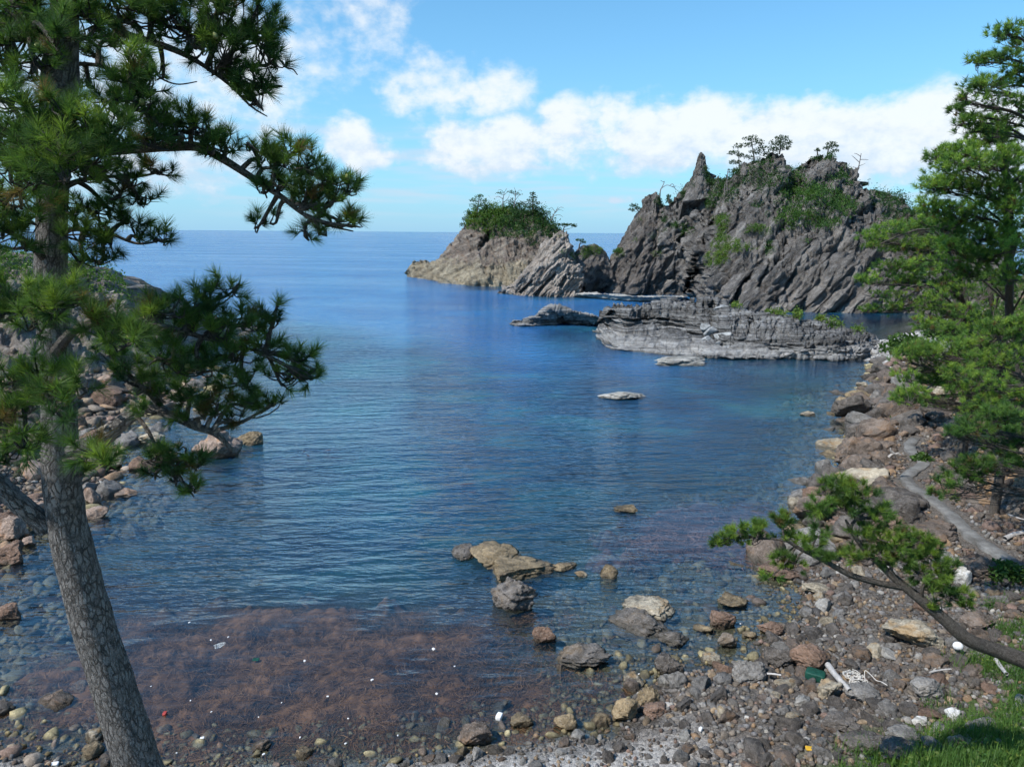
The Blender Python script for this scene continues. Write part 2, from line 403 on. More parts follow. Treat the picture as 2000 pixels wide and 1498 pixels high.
def bark_mat(name, dark, light, scale):
    m, t, out = new_mat(name)
    tc = t.new('ShaderNodeAttribute'); tc.attribute_name = 'bark'     # (round, along) in metres
    p = tc.outputs['Vector']
    ps = t.vm('ADD', t.scl(p, 1.0, 0.38, 1.0), t.vm('MULTIPLY', t.noise_color(p, 11 * scale), (0.045 / scale, 0.03 / scale, 0.0)))
    e = t.vor(ps, 25 * scale, 'DISTANCE_TO_EDGE')
    cell = t.new('ShaderNodeSeparateColor'); t.put(cell.inputs[0], t.vor(ps, 25 * scale, 'F1', 'Color'))
    fine = t.noise(p, 75 * scale, 4, 0.7)
    big = t.noise(p, 5 * scale, 3, 0.6)
    e2 = t.vor(t.scl(p, 1.0, 0.30, 1.0), 60 * scale, 'DISTANCE_TO_EDGE')
    fis = t.m('MULTIPLY', t.rng(t.m('ADD', e, t.m('MULTIPLY', t.m('SUBTRACT', fine, 0.5), 0.30)), 0.17, -0.06), t.rng(t.noise(p, 9 * scale, 4, 0.65), 0.30, 0.60))
    crk = t.m('MULTIPLY', t.rng(e2, 0.10, 0.0), t.rng(big, 0.40, 0.60))
    plate = t.m('SUBTRACT', 1.0, t.m('MAXIMUM', fis, t.m('MULTIPLY', crk, 0.55)))
    v = t.m('ADD', t.m('MULTIPLY', plate, 0.52), t.m('ADD', t.m('MULTIPLY', fine, 0.46), t.m('ADD', t.m('MULTIPLY', cell.outputs[0], 0.14), t.m('MULTIPLY', big, 0.22))))
    l = np.array(light); d = np.array(dark)
    col = t.ramp(v, [(0.25, tuple(d)), (0.60, tuple(0.5 * (l + d))), (0.85, tuple(l)), (1.0, tuple(l * 1.5))])
    h = t.m('ADD', plate, t.m('MULTIPLY', fine, 0.5))
    principled(t, out, col, 0.95, t.bump(h, 1.0, 0.035 / scale), 0.12)
    return m
def _nc(s, vec, scale):
    nd = s.new('ShaderNodeTexNoise'); s.put(nd.inputs['Vector'], vec); nd.inputs['Scale'].default_value = scale
    return nd.outputs['Color']
NT.noise_color = _nc
M['bark'] = bark_mat('pine_bark', (0.060, 0.053, 0.047), (0.19, 0.176, 0.16), 1.1)
M['bark_fine'] = bark_mat('pine_branch_bark', (0.03, 0.025, 0.021), (0.115, 0.10, 0.085), 2.2)

def plain_mat(name, c, rough=0.8, var=0.35, scale=6.0, bump=0.3, bd=0.02, spec=0.3):
    m, t, out = new_mat(name)
    tc = t.new('ShaderNodeTexCoord')
    n = t.noise(tc.outputs['Object'], scale, 5, 0.65)
    c = np.array(c)
    col = t.ramp(n, [(0.3, tuple(c * (1 - var))), (0.5, tuple(c)), (0.7, tuple(np.minimum(c * (1 + var), 0.9)))])
    principled(t, out, col, rough, t.bump(n, bump, bd), spec)
    return m
M['deadwood'] = plain_mat('bleached_dead_wood', (0.36, 0.33, 0.30), 0.9, 0.4, 4)
M['deadgrey'] = plain_mat('grey_dead_wood', (0.17, 0.15, 0.14), 0.9, 0.4, 2)
M['driftwood'] = plain_mat('driftwood', (0.42, 0.40, 0.38), 0.9, 0.3, 8)
M['foam'] = plain_mat('white_foam', (0.80, 0.80, 0.80), 0.6, 0.08, 8)
M['rope'] = plain_mat('white_rope', (0.58, 0.55, 0.50), 0.85, 0.2, 30)
M['net'] = plain_mat('green_plastic', (0.008, 0.06, 0.042), 0.6, 0.4, 9)
M['red'] = plain_mat('red_plastic', (0.40, 0.06, 0.05), 0.5, 0.2)
M['yellow'] = plain_mat('yellow_plastic', (0.62, 0.36, 0.03), 0.5, 0.2)
M['cone'] = plain_mat('green_pine_cone', (0.26, 0.27, 0.10), 0.7, 0.3, 60, 0.8)

def leaf_mat(name, trans=0.35, rough=0.55, spec=0.25):
    m, t, out = new_mat(name)
    at = t.new('ShaderNodeAttribute'); at.attribute_name = 'col'
    b = t.new('ShaderNodeBsdfPrincipled'); t.put(b.inputs['Base Color'], at.outputs['Color'])
    b.inputs['Roughness'].default_value = rough; b.inputs['Specular IOR Level'].default_value = spec
    tr = t.new('ShaderNodeBsdfTranslucent')
    t.put(tr.inputs[0], t.mix(1.0, at.outputs['Color'], (1.25, 1.35, 0.7, 1), 'MULTIPLY'))
    mx = t.new('ShaderNodeMixShader'); mx.inputs[0].default_value = trans
    t.l.new(b.outputs[0], mx.inputs[1]); t.l.new(tr.outputs[0], mx.inputs[2]); t.l.new(mx.outputs[0], out.inputs[0])
    return m
M['needle'] = leaf_mat('pine_needles', 0.45)
M['leaf'] = leaf_mat('leaves', 0.35)
M['weed'] = leaf_mat('seaweed', 0.15, 0.7, 0.1)

def water_mat():
    m, t, out = new_mat('sea_water')
    p = t.new('ShaderNodeNewGeometry').outputs['Position']
    dp = t.new('ShaderNodeAttribute'); dp.attribute_name = 'depth'
    wv = t.new('ShaderNodeAttribute'); wv.attribute_name = 'wave'
    depth = dp.outputs['Fac']
    # body of the water: the deeper, the less of the bottom shows
    opaq = t.m('SUBTRACT', 1.0, t.m('POWER', 2.718, t.m('MULTIPLY', t.m('MAXIMUM', t.m('SUBTRACT', depth, 0.1), 0.0), -0.30)))
    pn = t.noise(p, 0.055, 3, 0.6, 0.6)           # sand and weed patches far down
    pn2 = t.noise(t.scl(p, 1, 1.4, 1), 0.16, 3, 0.65, 0.8)
    f = t.m('ADD', t.m('MULTIPLY', pn, 0.55), t.m('MULTIPLY', pn2, 0.45))
    shal = t.ramp(f, [(0.40, (0.012, 0.038, 0.092)), (0.50, (0.017, 0.074, 0.152)), (0.58, (0.022, 0.122, 0.190)), (0.68, (0.036, 0.195, 0.222))])
    deepc = t.ramp(pn, [(0.35, (0.020, 0.110, 0.29)), (0.65, (0.030, 0.155, 0.35))])
    body = t.mix(t.rng(depth, 5.0, 11.0), shal, deepc)
    dif = t.new('ShaderNodeBsdfDiffuse'); t.put(dif.inputs[0], body)
    tr = t.new('ShaderNodeBsdfTransparent')
    t.put(tr.inputs[0], t.mix(t.rng(depth, 0.0, 2.5), (0.93, 0.97, 0.97, 1), (0.45, 0.74, 0.80, 1)))
    mx = t.new('ShaderNodeMixShader'); t.put(mx.inputs[0], opaq)
    t.l.new(tr.outputs[0], mx.inputs[1]); t.l.new(dif.outputs[0], mx.inputs[2])
    # ripples: crests run across the bay, swell a little longer
    w1 = t.noise(t.scl(p, 0.6, 1.6, 1, (0, 0, 0.12)), 2.1, 2, 0.6, 0.0)
    w2 = t.noise(t.scl(p, 0.42, 1.5, 1, (0, 0, -0.10)), 0.75, 2, 0.55, 0.0)
    w3 = t.noise(t.scl(p, 0.25, 1.1, 1, (0, 0, 0.05)), 0.075, 1, 0.5, 0.0)
    h = t.m('ADD', t.m('MULTIPLY', w1, 0.16), t.m('ADD', t.m('MULTIPLY', w2, 0.42), t.m('MULTIPLY', w3, 0.7)))
    h = t.m('MULTIPLY', t.m('SUBTRACT', h, 0.64), wv.outputs['Fac'])
    nrm = t.bump(h, 1.0, 0.62)
    gl = t.new('ShaderNodeBsdfGlossy'); gl.inputs['Roughness'].default_value = 0.09
    gl.inputs[0].default_value = (0.95, 0.97, 1.0, 1); t.put(gl.inputs['Normal'], nrm)
    fr = t.new('ShaderNodeFresnel'); fr.inputs[0].default_value = 1.333; t.put(fr.inputs['Normal'], nrm)
    # a ruffled sea never turns into a full mirror near the horizon
    f_ = fr.outputs[0]
    den = t.m('ADD', t.m('MULTIPLY_ADD', f_, 2.2, 1.0), t.m('MULTIPLY', t.m('MULTIPLY', f_, f_), 1.3))
    gust = t.m('ADD', 0.45, t.m('MULTIPLY', t.noise(t.scl(p, 0.22, 1.0, 1, (0, 0, 0.1)), 0.035, 3, 0.62), 1.25))
    lim = t.m('MULTIPLY', t.m('DIVIDE', t.m('MULTIPLY', f_, 2.2), den), gust)
    top = t.new('ShaderNodeMixShader'); t.put(top.inputs[0], lim)
    t.l.new(mx.outputs[0], top.inputs[1]); t.l.new(gl.outputs[0], top.inputs[2]); t.l.new(top.outputs[0], out.inputs[0])
    return m
M['water'] = water_mat()

# ------------------------------------------------------------------ the lie of the land
LEFT = [(-9.5, 15.9), (-11.8, 16.3), (-14.6, 17.4), (-18.4, 20.2), (-21.8, 24.2), (-24.2, 29.1), (-23.4, 31.9), (-22.4, 34.5), (-23.2, 38), (-25, 43), (-28, 47), (-29.5, 52), (-27, 57), (-31, 66), (-42, 84), (-70, 104), (-200, 120)]
RIGHT = [(-6.8, 16.2), (-4.1, 16.5), (-1.3, 17.0), (3.0, 17.6), (3.6, 18.8), (4.8, 20.3), (5.8, 20.8), (8.4, 21.1), (9.0, 22.6), (10.6, 23.7), (11.9, 26.4), (11.7, 28.1), (14.6, 31.3), (15.6, 35.2), (19.5, 40.1), (22.7, 46.4), (26.5, 53), (28.3, 57), (36.5, 69), (39.5, 75), (41.5, 79), (42.5, 86), (46, 91), (53, 95.5), (60, 104), (68, 115), (76, 128), (92, 140), (300, 200)]
LAND = np.array(LEFT[::-1] + RIGHT + [(300, -60), (-200, -60)], float)
FOOT = np.array([(3, 7), (5.2, 12.2), (7.4, 14.5), (10.2, 16.0), (13.0, 17.2), (15.2, 19.6), (17.6, 22.2), (20.2, 24.6), (22.0, 26.6), (22.8, 30), (23.6, 34), (25.2, 37.5), (26.6, 42), (30, 47), (35, 56), (43, 68), (49.5, 80), (58, 91), (68, 103), (82, 120), (110, 140), (300, 220), (300, -60), (3, -60)], float)

def smooth1(x): return np.clip(x, 0, 1) ** 2 * (3 - 2 * np.clip(x, 0, 1))

def poly_sd(X, Y, poly):
    """signed distance to a closed polygon, positive inside"""
    d = np.full(X.shape, 1e9); inside = np.zeros(X.shape, bool)
    n = len(poly)
    for i in range(n):
        a, b = poly[i], poly[(i + 1) % n]; e = b - a
        wx, wy = X - a[0], Y - a[1]
        tt = np.clip((wx * e[0] + wy * e[1]) / (e @ e), 0, 1)
        d = np.minimum(d, np.hypot(wx - tt * e[0], wy - tt * e[1]))
        c = (a[1] > Y) != (b[1] > Y)
        with np.errstate(divide='ignore', invalid='ignore'):
            inside ^= c & (X < (b[0] - a[0]) * (Y - a[1]) / (b[1] - a[1] + 1e-12) + a[0])
    return np.where(inside, d, -d)

def height(X, Y):
    X = np.asarray(X, float); Y = np.asarray(Y, float)
    sh = X.shape; X = X.ravel(); Y = Y.ravel()
    P = np.stack([X, Y, np.zeros_like(X)], -1)
    sd = poly_sd(X, Y, LAND) + 0.35 * fbm(P * 0.5, 3)
    hd = poly_sd(X, Y, FOOT)
    land = 2.0 * (1 - np.exp(-np.maximum(sd, 0) / 6.5))
    # slope the pine stands on, under the camera
    bank = np.clip((13.6 - Y) * 0.62, 0, 7.5) * np.clip((14 - np.abs(X)) / 6, 0, 1)
    hill = np.where(hd > 0, np.where(Y > 24, 1.25 * np.minimum(hd, 7) + 0.55 * np.maximum(hd - 7, 0), 0.45 * np.minimum(hd, 12)), 0)
    hill = np.minimum(hill, 16)
    hill = hill * (1 + 0.22 * fbm(P * 0.35 + 5, 4)) + np.where(hd > 0, 0.5 * ridged(P * 0.6 + 3, 4) * np.minimum(hd / 3, 1), 0)
    left = np.where((X < -15) & (sd > 3), np.minimum((sd - 3) * 0.4, 5), 0)
    z_land = land + np.maximum(bank, np.maximum(hill, left)) + 0.10 * fbm(P * 0.9, 4)
    d = np.maximum(-sd, 0)
    far = np.clip((Y - 22) / 30, 0, 1)
    slope = 0.075 + 0.07 * far + 0.05 * smooth1((-11 - X) / 4) * smooth1((Y - 17.5) / 3) + 0.16 * smooth1((X - 8) / 6) * smooth1((Y - 26) / 5)
    z_sea = -np.minimum(0.02 + slope * d + 0.004 * d * d, 14) + 0.22 * fbm(P * 0.4, 4) * np.clip(d / 3, 0, 1)
    z = np.where(sd > 0, z_land, z_sea)
    return z.reshape(sh), sd.reshape(sh), hd.reshape(sh)

def hz(x, y):
    return float(height(np.array([x]), np.array([y]))[0][0])

WEED = {'left': [(20, 1330), (130, 1300), (240, 1240), (380, 1214), (520, 1198), (700, 1192), (830, 1217), (900, 1252), (930, 1312), (1060, 1342), (1030, 1385), (930, 1408), (800, 1430), (600, 1466), (420, 1490), (200, 1490), (60, 1458)],
        'right': [(1205, 1030), (1260, 1000), (1380, 985), (1500, 990), (1550, 1040), (1500, 1085), (1400, 1105), (1300, 1090), (1230, 1070)]}

def weed_top(X, Y, key):
    """height of the upper side of a seaweed bed, falling away softly outside its outline"""
    poly = np.array([at_z(a, b, 0)[:2] for a, b in WEED[key]])
    P = np.stack([X, Y, X * 0], -1); sd = poly_sd(X, Y, poly); k = .55 if key == 'left' else .4
    c = fbm(P * k + 3, 4); f = fbm(P * 2.6 + 9, 4)
    z0 = -.14 if key == 'left' else -.28
    return z0 + .12 * f - 1.1 * np.clip(-.10 - c, 0, 1) - (.42 if key == 'left' else .7) * np.clip(.5 - sd - 3.0 * c, 0, 80)

def build_ground():
    xs = np.concatenate([np.linspace(-200, -46, 24), np.linspace(-45, 62, 340), np.linspace(64, 320, 34)])
    ys = np.concatenate([np.linspace(-60, 6, 16), np.linspace(6.5, 62, 190), np.linspace(62.6, 135, 80), np.linspace(138, 240, 22)])
    X, Y = np.meshgrid(xs, ys)
    Z, sd, hd = height(X, Y)
    P = np.stack([X, Y, Z], -1).reshape(-1, 3)
    sd = sd.ravel(); hd = hd.ravel()
    n1 = fbm(P * 0.35, 4); n2 = fbm(P * 1.3 + 9, 3)
    gravel = np.array([0.40, 0.375, 0.345]); shingle = np.array([0.135, 0.118, 0.102]); soil = np.array([0.13, 0.105, 0.075])
    bed = np.array([0.085, 0.08, 0.05]); grass = np.array([0.07, 0.105, 0.03]); rock = np.array([0.19, 0.155, 0.125]); weed = np.array([0.075, 0.048, 0.034])
    c = np.tile(shingle, (len(P), 1))
    def lerp(c, tgt, f): f = np.clip(f, 0, 1)[:, None]; return c * (1 - f) + tgt * f
    near = np.clip((18.4 - P[:, 1] - 0.10 * np.abs(P[:, 0] - 2) + n1 * 1.3) / 1.2, 0, 1) * np.clip((6.5 - P[:, 0]) / 2.5, 0, 1)
    c = lerp(c, gravel, near)
    c = lerp(c, np.array([0.36, 0.35, 0.335]), np.clip((P[:, 1] - 74) / 3, 0, 1) * (P[:, 0] > 36) * (hd < 1))
    c = lerp(c, rock, (hd > 0) * np.clip(hd / 1.0, 0, 1) * (P[:, 1] > 22))
    c = lerp(c, np.array([0.34, 0.205, 0.10]), (hd > 0) * (P[:, 1] > 22) * np.clip(n1 * 3.2 - 0.35, 0, 0.85))
    c = lerp(c, soil, (hd > -1) * np.clip(0.3 + n2, 0, 1) * (P[:, 1] <= 23))
    c = lerp(c, grass, np.clip((hd + 1.2 + n1 * 2.5) / 1.2, 0, 1) * (P[:, 1] <= 24))
    c = lerp(c, grass * 0.8, (hd > 6) * np.clip((hd - 6) / 2, 0, 1))
    c = c * np.where((sd > -.2) & (sd < .7 + .5 * n2), .58, 1.0)[:, None]           # wet strip
    c = lerp(c, bed * (1 + 0.5 * n1[:, None]), np.clip(-sd / 0.8 + 0.3, 0, 1))
    c = lerp(c, weed, np.clip((-sd - 0.6) / 1.5, 0, 1) * np.clip((29 - P[:, 1] + 3 * n1) / 2, 0, 1) * np.clip((1.5 - P[:, 0]) / 3, 0, 1))
    c = lerp(c, np.array([0.17, 0.135, 0.06]), np.clip(-sd / 0.5, 0, 1) * np.clip((P[:, 0] < -13) * (0.6 + n1), 0, 1) * np.clip((3.5 + sd) / 2, 0, 1))
    o = obj('shore_terrain', mesh('shore_terrain', P, grid_faces(len(ys), len(xs)), True, np.clip(c, 0.01, 0.8)), M['ground'])
    tag(o, kind='structure')

def build_water():
    def spread(a, b, fine, n_out, far):
        mid = np.arange(a, b, fine)
        g = np.geomspace(fine, far, n_out)
        return mid, np.cumsum(g)
    mx, gx = spread(-60, 90, 0.9, 36, 9000)
    xs = np.concatenate([-60 - gx[::-1], mx, mx[-1] + gx])
    my, gy = spread(13.2, 140, 0.8, 60, 9000)
    ys = np.concatenate([my, my[-1] + gy])
    X, Y = np.meshgrid(xs, ys)
    Z, sd, hd = height(X.clip(-190, 290), Y.clip(-50, 230))
    off = np.hypot(X - 0, np.maximum(Y - 150, 0))
    depth = np.maximum(-Z, 0)
    depth = np.where(Y > 150, np.maximum(depth, 10), depth)
    # shelves round the far rocks
    for (cx, cy, r) in [(15, 97, 16), (26, 84, 10), (25, 66, 6), (10, 160, 12), (-5, 185, 14), (60, 112, 18)]:
        q = np.hypot(X - cx, (Y - cy) * 0.8) / r
        depth = np.where(q < 1, depth * (0.35 + 0.65 * q ** 2), depth)
    inw = np.zeros(X.shape)
    for key in WEED:                                       # weed grows up to the surface here
        zw = weed_top(X.ravel(), Y.ravel(), key).reshape(X.shape)
        depth = np.minimum(depth, np.maximum(-zw, .1)); inw = np.maximum(inw, smooth1(1.3 + zw * 1.5))
    wave = np.clip(0.35 + depth / 2.2, 0.35, 1.0) * np.clip(1.15 - 0.4 * np.clip((X - 2) / 26, 0, 1), 0.5, 1.2)
    wave = wave * (1 - .72 * inw)
    wave = np.where((X > 44) & (Y > 84) & (Y < 132), 0.35, wave)
    P = np.stack([X, Y, np.zeros_like(X)], -1).reshape(-1, 3)
    o = obj('sea_water', mesh('sea_water', P, grid_faces(len(ys), len(xs)), True, attrs={'depth': depth.ravel(), 'wave': wave.ravel()}), M['water'])
    tag(o, kind='structure')
    # the sea bed far out, so that the water has a floor
    b = np.array([(-9e4, 60, -15), (9e4, 60, -15), (9e4, 9e4, -15), (-9e4, 9e4, -15)], float)
    me = mesh('sea_bed', b, np.array([[0, 1, 2, 3]]), False, np.tile(np.array([[0.05, 0.06, 0.05]]), (4, 1)))
    tag(obj('sea_bed', me, M['ground']), kind='structure')

build_ground(); build_water()

def build_path():
    px = [(2060, 1130), (2000, 1087), (1950, 1048), (1900, 1015), (1868, 982), (1838, 955), (1812, 935), (1786, 915), (1772, 898), (1790, 884), (1812, 874), (1800, 860), (1782, 848), (1780, 836), (1792, 826)]
    C = np.array([at_z(a, b, 2.0)[:2] for a, b in px])
    s = np.concatenate([[0], np.cumsum(np.hypot(*np.diff(C, axis=0).T))])
    ss = np.linspace(0, s[-1], 90)
    C = np.stack([np.interp(ss, s, C[:, 0]), np.interp(ss, s, C[:, 1])], -1)
    for _ in range(3): C[1:-1] = (C[:-2] + 2 * C[1:-1] + C[2:]) / 4
    T = np.gradient(C, axis=0); T /= np.linalg.norm(T, axis=1)[:, None]; N = np.stack([-T[:, 1], T[:, 0]], -1)
    hw = 0.31 + 0.05 * fbm(np.stack([ss, ss * 0, ss * 0], -1) * 0.9, 2)
    zc = np.maximum.reduce([height(C[:, 0] + k * N[:, 0] * hw, C[:, 1] + k * N[:, 1] * hw)[0] for k in (-1, 0, 1)])
    for _ in range(60): zc[1:-1] = (zc[:-2] + 2 * zc[1:-1] + zc[2:]) / 4
    zc += 0.08
    jit = 0.10 * fbm(np.stack([ss, ss * 0 + 4, ss * 0], -1) * 2.2, 3)
    cols = []
    for k, dz in ((-1.02, -0.5), (-1.0, -0.02), (-0.94, 0.0), (0, 0.02), (0.94, 0.0), (1.0, -0.02), (1.02, -0.5)):
        off = (k * hw + (jit if abs(k) > .5 else 0))[:, None] * N
        cols.append(np.concatenate([C + off, (zc + dz)[:, None]], 1))
    V = np.stack(cols, 1).reshape(-1, 3)
    o = obj('footpath', mesh('footpath', V, grid_faces(len(ss), 7), True), M['path'])
    tag(o, kind='structure')
    return C, zc
PATH_C, PATH_Z = build_path()

# ------------------------------------------------------------------ lofted rock faces
def guide_pts(mode, pts):
    return np.array([at_z(q[0], q[1], q[2] if len(q) > 2 else 0.0) if mode == 'z' else at_d(q[0], q[1], q[2]) for q in pts]), np.array([q[0] for q in pts], float)

def loft(guides, rows, ncol, power=None, skirt=3.0, back=(10.0, -2.0), back_rows=14, close_ends=True, jag=0.0):
    """guides: front waterline first, ridge last; each a list of pixel points with z or depth"""
    G = []
    tcol = np.linspace(0, 1, ncol)
    for mode, pts in guides:
        W_, px = guide_pts(mode, pts)
        t_ = (px - px[0]) / (px[-1] - px[0])
        G.append(np.stack([np.interp(tcol, t_, W_[:, i]) for i in range(3)], -1))
    rowsP = []
    sk = G[0].copy(); sk[:, 2] = -skirt; sk[:, 1] -= skirt * 0.3
    for v in np.linspace(0, 1, 4)[:-1]: rowsP.append(sk * (1 - v) + G[0] * v)
    for k in range(len(G) - 1):
        pw = (power or [1.0] * 9)[k]
        for v in np.linspace(0, 1, rows[k], endpoint=False):
            h = v ** pw
            q = G[k] * (1 - v) + G[k + 1] * v
            q[:, :2] = G[k][:, :2] * (1 - h) + G[k + 1][:, :2] * h
            rowsP.append(q)
    bk = G[-1].copy(); bk[:, 1] += back[0]; bk[:, 2] = back[1]
    for v in np.linspace(0, 1, back_rows):
        q = G[-1] * (1 - v) + bk * v
        q[:, 2] = G[-1][:, 2] * (1 - v ** 1.6) + bk[:, 2] * v ** 1.6
        rowsP.append(q)
    A = np.stack(rowsP)                                # rows x cols x 3
    if jag:                                             # broken crest
        cx = np.linspace(0, ncol * 0.11, ncol); jz = jag * (fbm(np.stack([cx, cx * 0 + 2, cx * 0], -1), 3, .6) + .5 * fbm(np.stack([cx * 3, cx * 0 + 7, cx * 0], -1), 2))
        n3 = 3 + sum(rows[:len(G) - 1]); wgt = np.concatenate([np.linspace(0, 1, n3) ** 3, np.linspace(1, 0, len(rowsP) - n3)])
        A[..., 2] += wgt[:, None] * jz[None, :]
    nfront = 3 + sum(rows[:len(G) - 1])
    if close_ends:                                      # pinch the ends towards the middle depth of the rock
        for e, s_ in ((0, 1), (-1, -1)):
            A[:, e, 0] -= s_ * 0.6
            A[:, e, 1] = A[:, e, 1].mean()
            A[:, e, 2] = np.minimum(A[:, e, 2], A[:, e, 2] * 0.6 - 0.5)
    return A, nfront

def normals(A):
    du = np.gradient(A, axis=1); dv = np.gradient(A, axis=0)
    n = np.cross(du, dv); l = np.linalg.norm(n, axis=-1, keepdims=True)
    return n / np.maximum(l, 1e-9)


def roughen(A, nfront, big=(12, 2.0), mid=(4, 1.0), fine=(1.2, 0.35), block=(3.0, 0.5), shear=(0.0, 0.0), stretch=1.0, ridge_keep=0.45, seed=0, strata=None):
    N = normals(A); sh = A.shape[:2]
    P = A.reshape(-1, 3) + seed * 13.7
    q = P.copy(); q[:, 0] = P[:, 0] - shear[0] * P[:, 2]; q[:, 1] = P[:, 1]; q[:, 2] = P[:, 2] / stretch
    d = big[1] * fbm(P / big[0], 3) + mid[1] * ridged(q / mid[0], 5, .55) - 1.25 * fine[1] * np.maximum(ridged(q / fine[0] + 7, 4, .6), -.2) + .22 * fine[1] * fbm(P / fine[0] * 3.1, 3, .7)
    if block[1]:
        w = q / block[0] + 0.25 * np.stack([fbm(P / block[0] + 3, 2)] * 3, -1)
        d1, d2, r = worley(w)
        d = d + block[1] * ((r - 0.5) * 1.6 + np.minimum((d2 - d1) * 3, 1) * 0.5 - 0.5)
        d1, d2, r = worley(w * 2.7 + 11)
        d = d + 0.5 * block[1] * ((r - 0.5) * 1.5 + np.minimum((d2 - d1) * 4, 1) * 0.6 - 0.6)
    d = d.reshape(sh)
    if strata is not None:
        d = d + strata(A)
    v = np.arange(sh[0])
    k = np.where(v < nfront, 1 - (1 - ridge_keep) * smooth1((v - nfront * 0.8) / (nfront * 0.2)), ridge_keep + (1 - ridge_keep) * smooth1((v - nfront) / 6))
    k = k * smooth1(v / 3.0 + 0.5)
    return A + N * (d * k[:, None])[..., None]

def dig(A, poly, depth, soft=7.0):
    """push the part of a rock face that falls inside a polygon inwards: a cave or gully"""
    px, z = project(A.reshape(-1, 3))
    s = poly_sd(px[:, 0], px[:, 1], np.array(poly, float)).reshape(A.shape[:2])
    A = A.copy(); A[..., 1] += depth * smooth1(s / soft + 0.1) * (s > -soft * 0.1)
    return A

def rock_obj(name, A, mat, label, cat, base=None, parent=None):
    P = A.reshape(-1, 3)
    b = np.array([P[:, 0].mean(), P[:, 1].mean(), 0.0]) if base is None else np.asarray(base)
    o = obj(name, mesh(name, P - b, grid_faces(*A.shape[:2]), True), mat, parent, b)
    if label: tag(o, label, cat)
    return o

SURF = {}
# main massif
A, nf = loft([('z', [(1285, 575), (1330, 578), (1365, 585), (1400, 600), (1450, 606), (1500, 610), (1600, 612), (1700, 613), (1790, 613), (1960, 616)]),
              ('d', [(1285, 480, 166), (1340, 470, 164), (1400, 505, 146), (1450, 500, 142), (1510, 480, 142), (1600, 455, 142), (1680, 470, 140), (1790, 480, 140), (1960, 530, 136)]),
              ('d', [(1288, 412, 172), (1305, 398, 172), (1325, 385, 172), (1340, 368, 172), (1358, 352, 172), (1385, 352, 171), (1402, 350, 170), (1430, 344, 168), (1452, 328, 168), (1475, 312, 168), (1492, 300, 168), (1510, 294, 168), (1528, 300, 168), (1540, 316, 168), (1556, 326, 168), (1572, 320, 168), (1590, 304, 168), (1606, 298, 168), (1622, 301, 167), (1642, 310, 167), (1662, 322, 166), (1680, 338, 166), (1700, 360, 165), (1722, 372, 164), (1752, 388, 164), (1790, 408, 160), (1840, 440, 156), (1960, 500, 150)])],
             [92, 92], 500, power=[1.5, 1.0], back=(34, -3), jag=1.3)
def gully(A, lines, soft=5.0):
    px, z = project(A.reshape(-1, 3)); out = np.zeros(len(px))
    wob = 6 * fbm(A.reshape(-1, 3) * .22 + 60, 3)
    for pts, wd, dep in lines:
        pts = np.array(pts, float); d = np.full(len(px), 1e9)
        for a, b in zip(pts[:-1], pts[1:]):
            e = b - a; w0, w1 = px[:, 0] - a[0] + wob, px[:, 1] - a[1]; tt = np.clip((w0 * e[0] + w1 * e[1]) / (e @ e), 0, 1)
            d = np.minimum(d, np.hypot(w0 - tt * e[0], w1 - tt * e[1]))
        out = np.maximum(out, .50 * dep * np.clip(1 - d / (wd * .8), 0, 1) ** 1.3 * np.clip(.75 + 1.1 * fbm(A.reshape(-1, 3) * .12 + 80, 2), .1, 1.4))
    A = A.copy(); A[..., 1] += out.reshape(A.shape[:2]); return A
A = roughen(A, nf, (16, 3.2), (7.5, 1.1), (2.1, 0.7), (5.6, 1.7), shear=(0.85, 0), stretch=2.6, ridge_keep=0.75, seed=1)
A = gully(A, [([(1352, 575), (1366, 520), (1385, 465), (1402, 400), (1420, 360)], 15, 4.5), ([(1438, 592), (1462, 545), (1500, 500), (1530, 440), (1545, 380), (1556, 328)], 13, 4.0), ([(1500, 610), (1540, 560), (1560, 520), (1590, 470)], 9, 2.4), ([(1560, 612), (1610, 540), (1640, 480), (1670, 420), (1690, 360)], 13, 3.2), ([(1640, 612), (1690, 545), (1720, 480), (1740, 420)], 12, 3.0), ([(1580, 322), (1570, 360), (1540, 400)], 10, 2.5), ([(1475, 320), (1465, 380), (1440, 440), (1420, 470)], 12, 3.0), ([(1395, 600), (1420, 560), (1450, 520)], 8, 2.2), ([(1600, 612), (1640, 560)], 8, 2), ([(1700, 612), (1730, 560), (1760, 520)], 9, 2.4), ([(1325, 575), (1322, 500), (1310, 440)], 10, 3.0), ([(1620, 305), (1630, 350), (1640, 380)], 8, 1.8)])
for poly, dep in (([(1345, 572), (1352, 545), (1362, 520), (1372, 512), (1374, 525), (1366, 548), (1352, 574)], 12), ([(1432, 590), (1440, 565), (1455, 545), (1467, 538), (1464, 552), (1450, 575), (1438, 596)], 7),
                  ([(1318, 470), (1338, 450), (1345, 462), (1330, 480)], 3), ([(1372, 470), (1392, 430), (1400, 400), (1404, 420), (1392, 460), (1378, 490)], 4), ([(1478, 560), (1500, 520), (1508, 500), (1506, 520), (1488, 565)], 3)):
    A = dig(A, poly, dep)
SURF['massif'] = (A, nf)
rock_obj('headland_cliff', A, M['massif'], 'long grey rocky headland, toned dark for cloud shade, with two wooded peaks and sea caves', 'cliff')
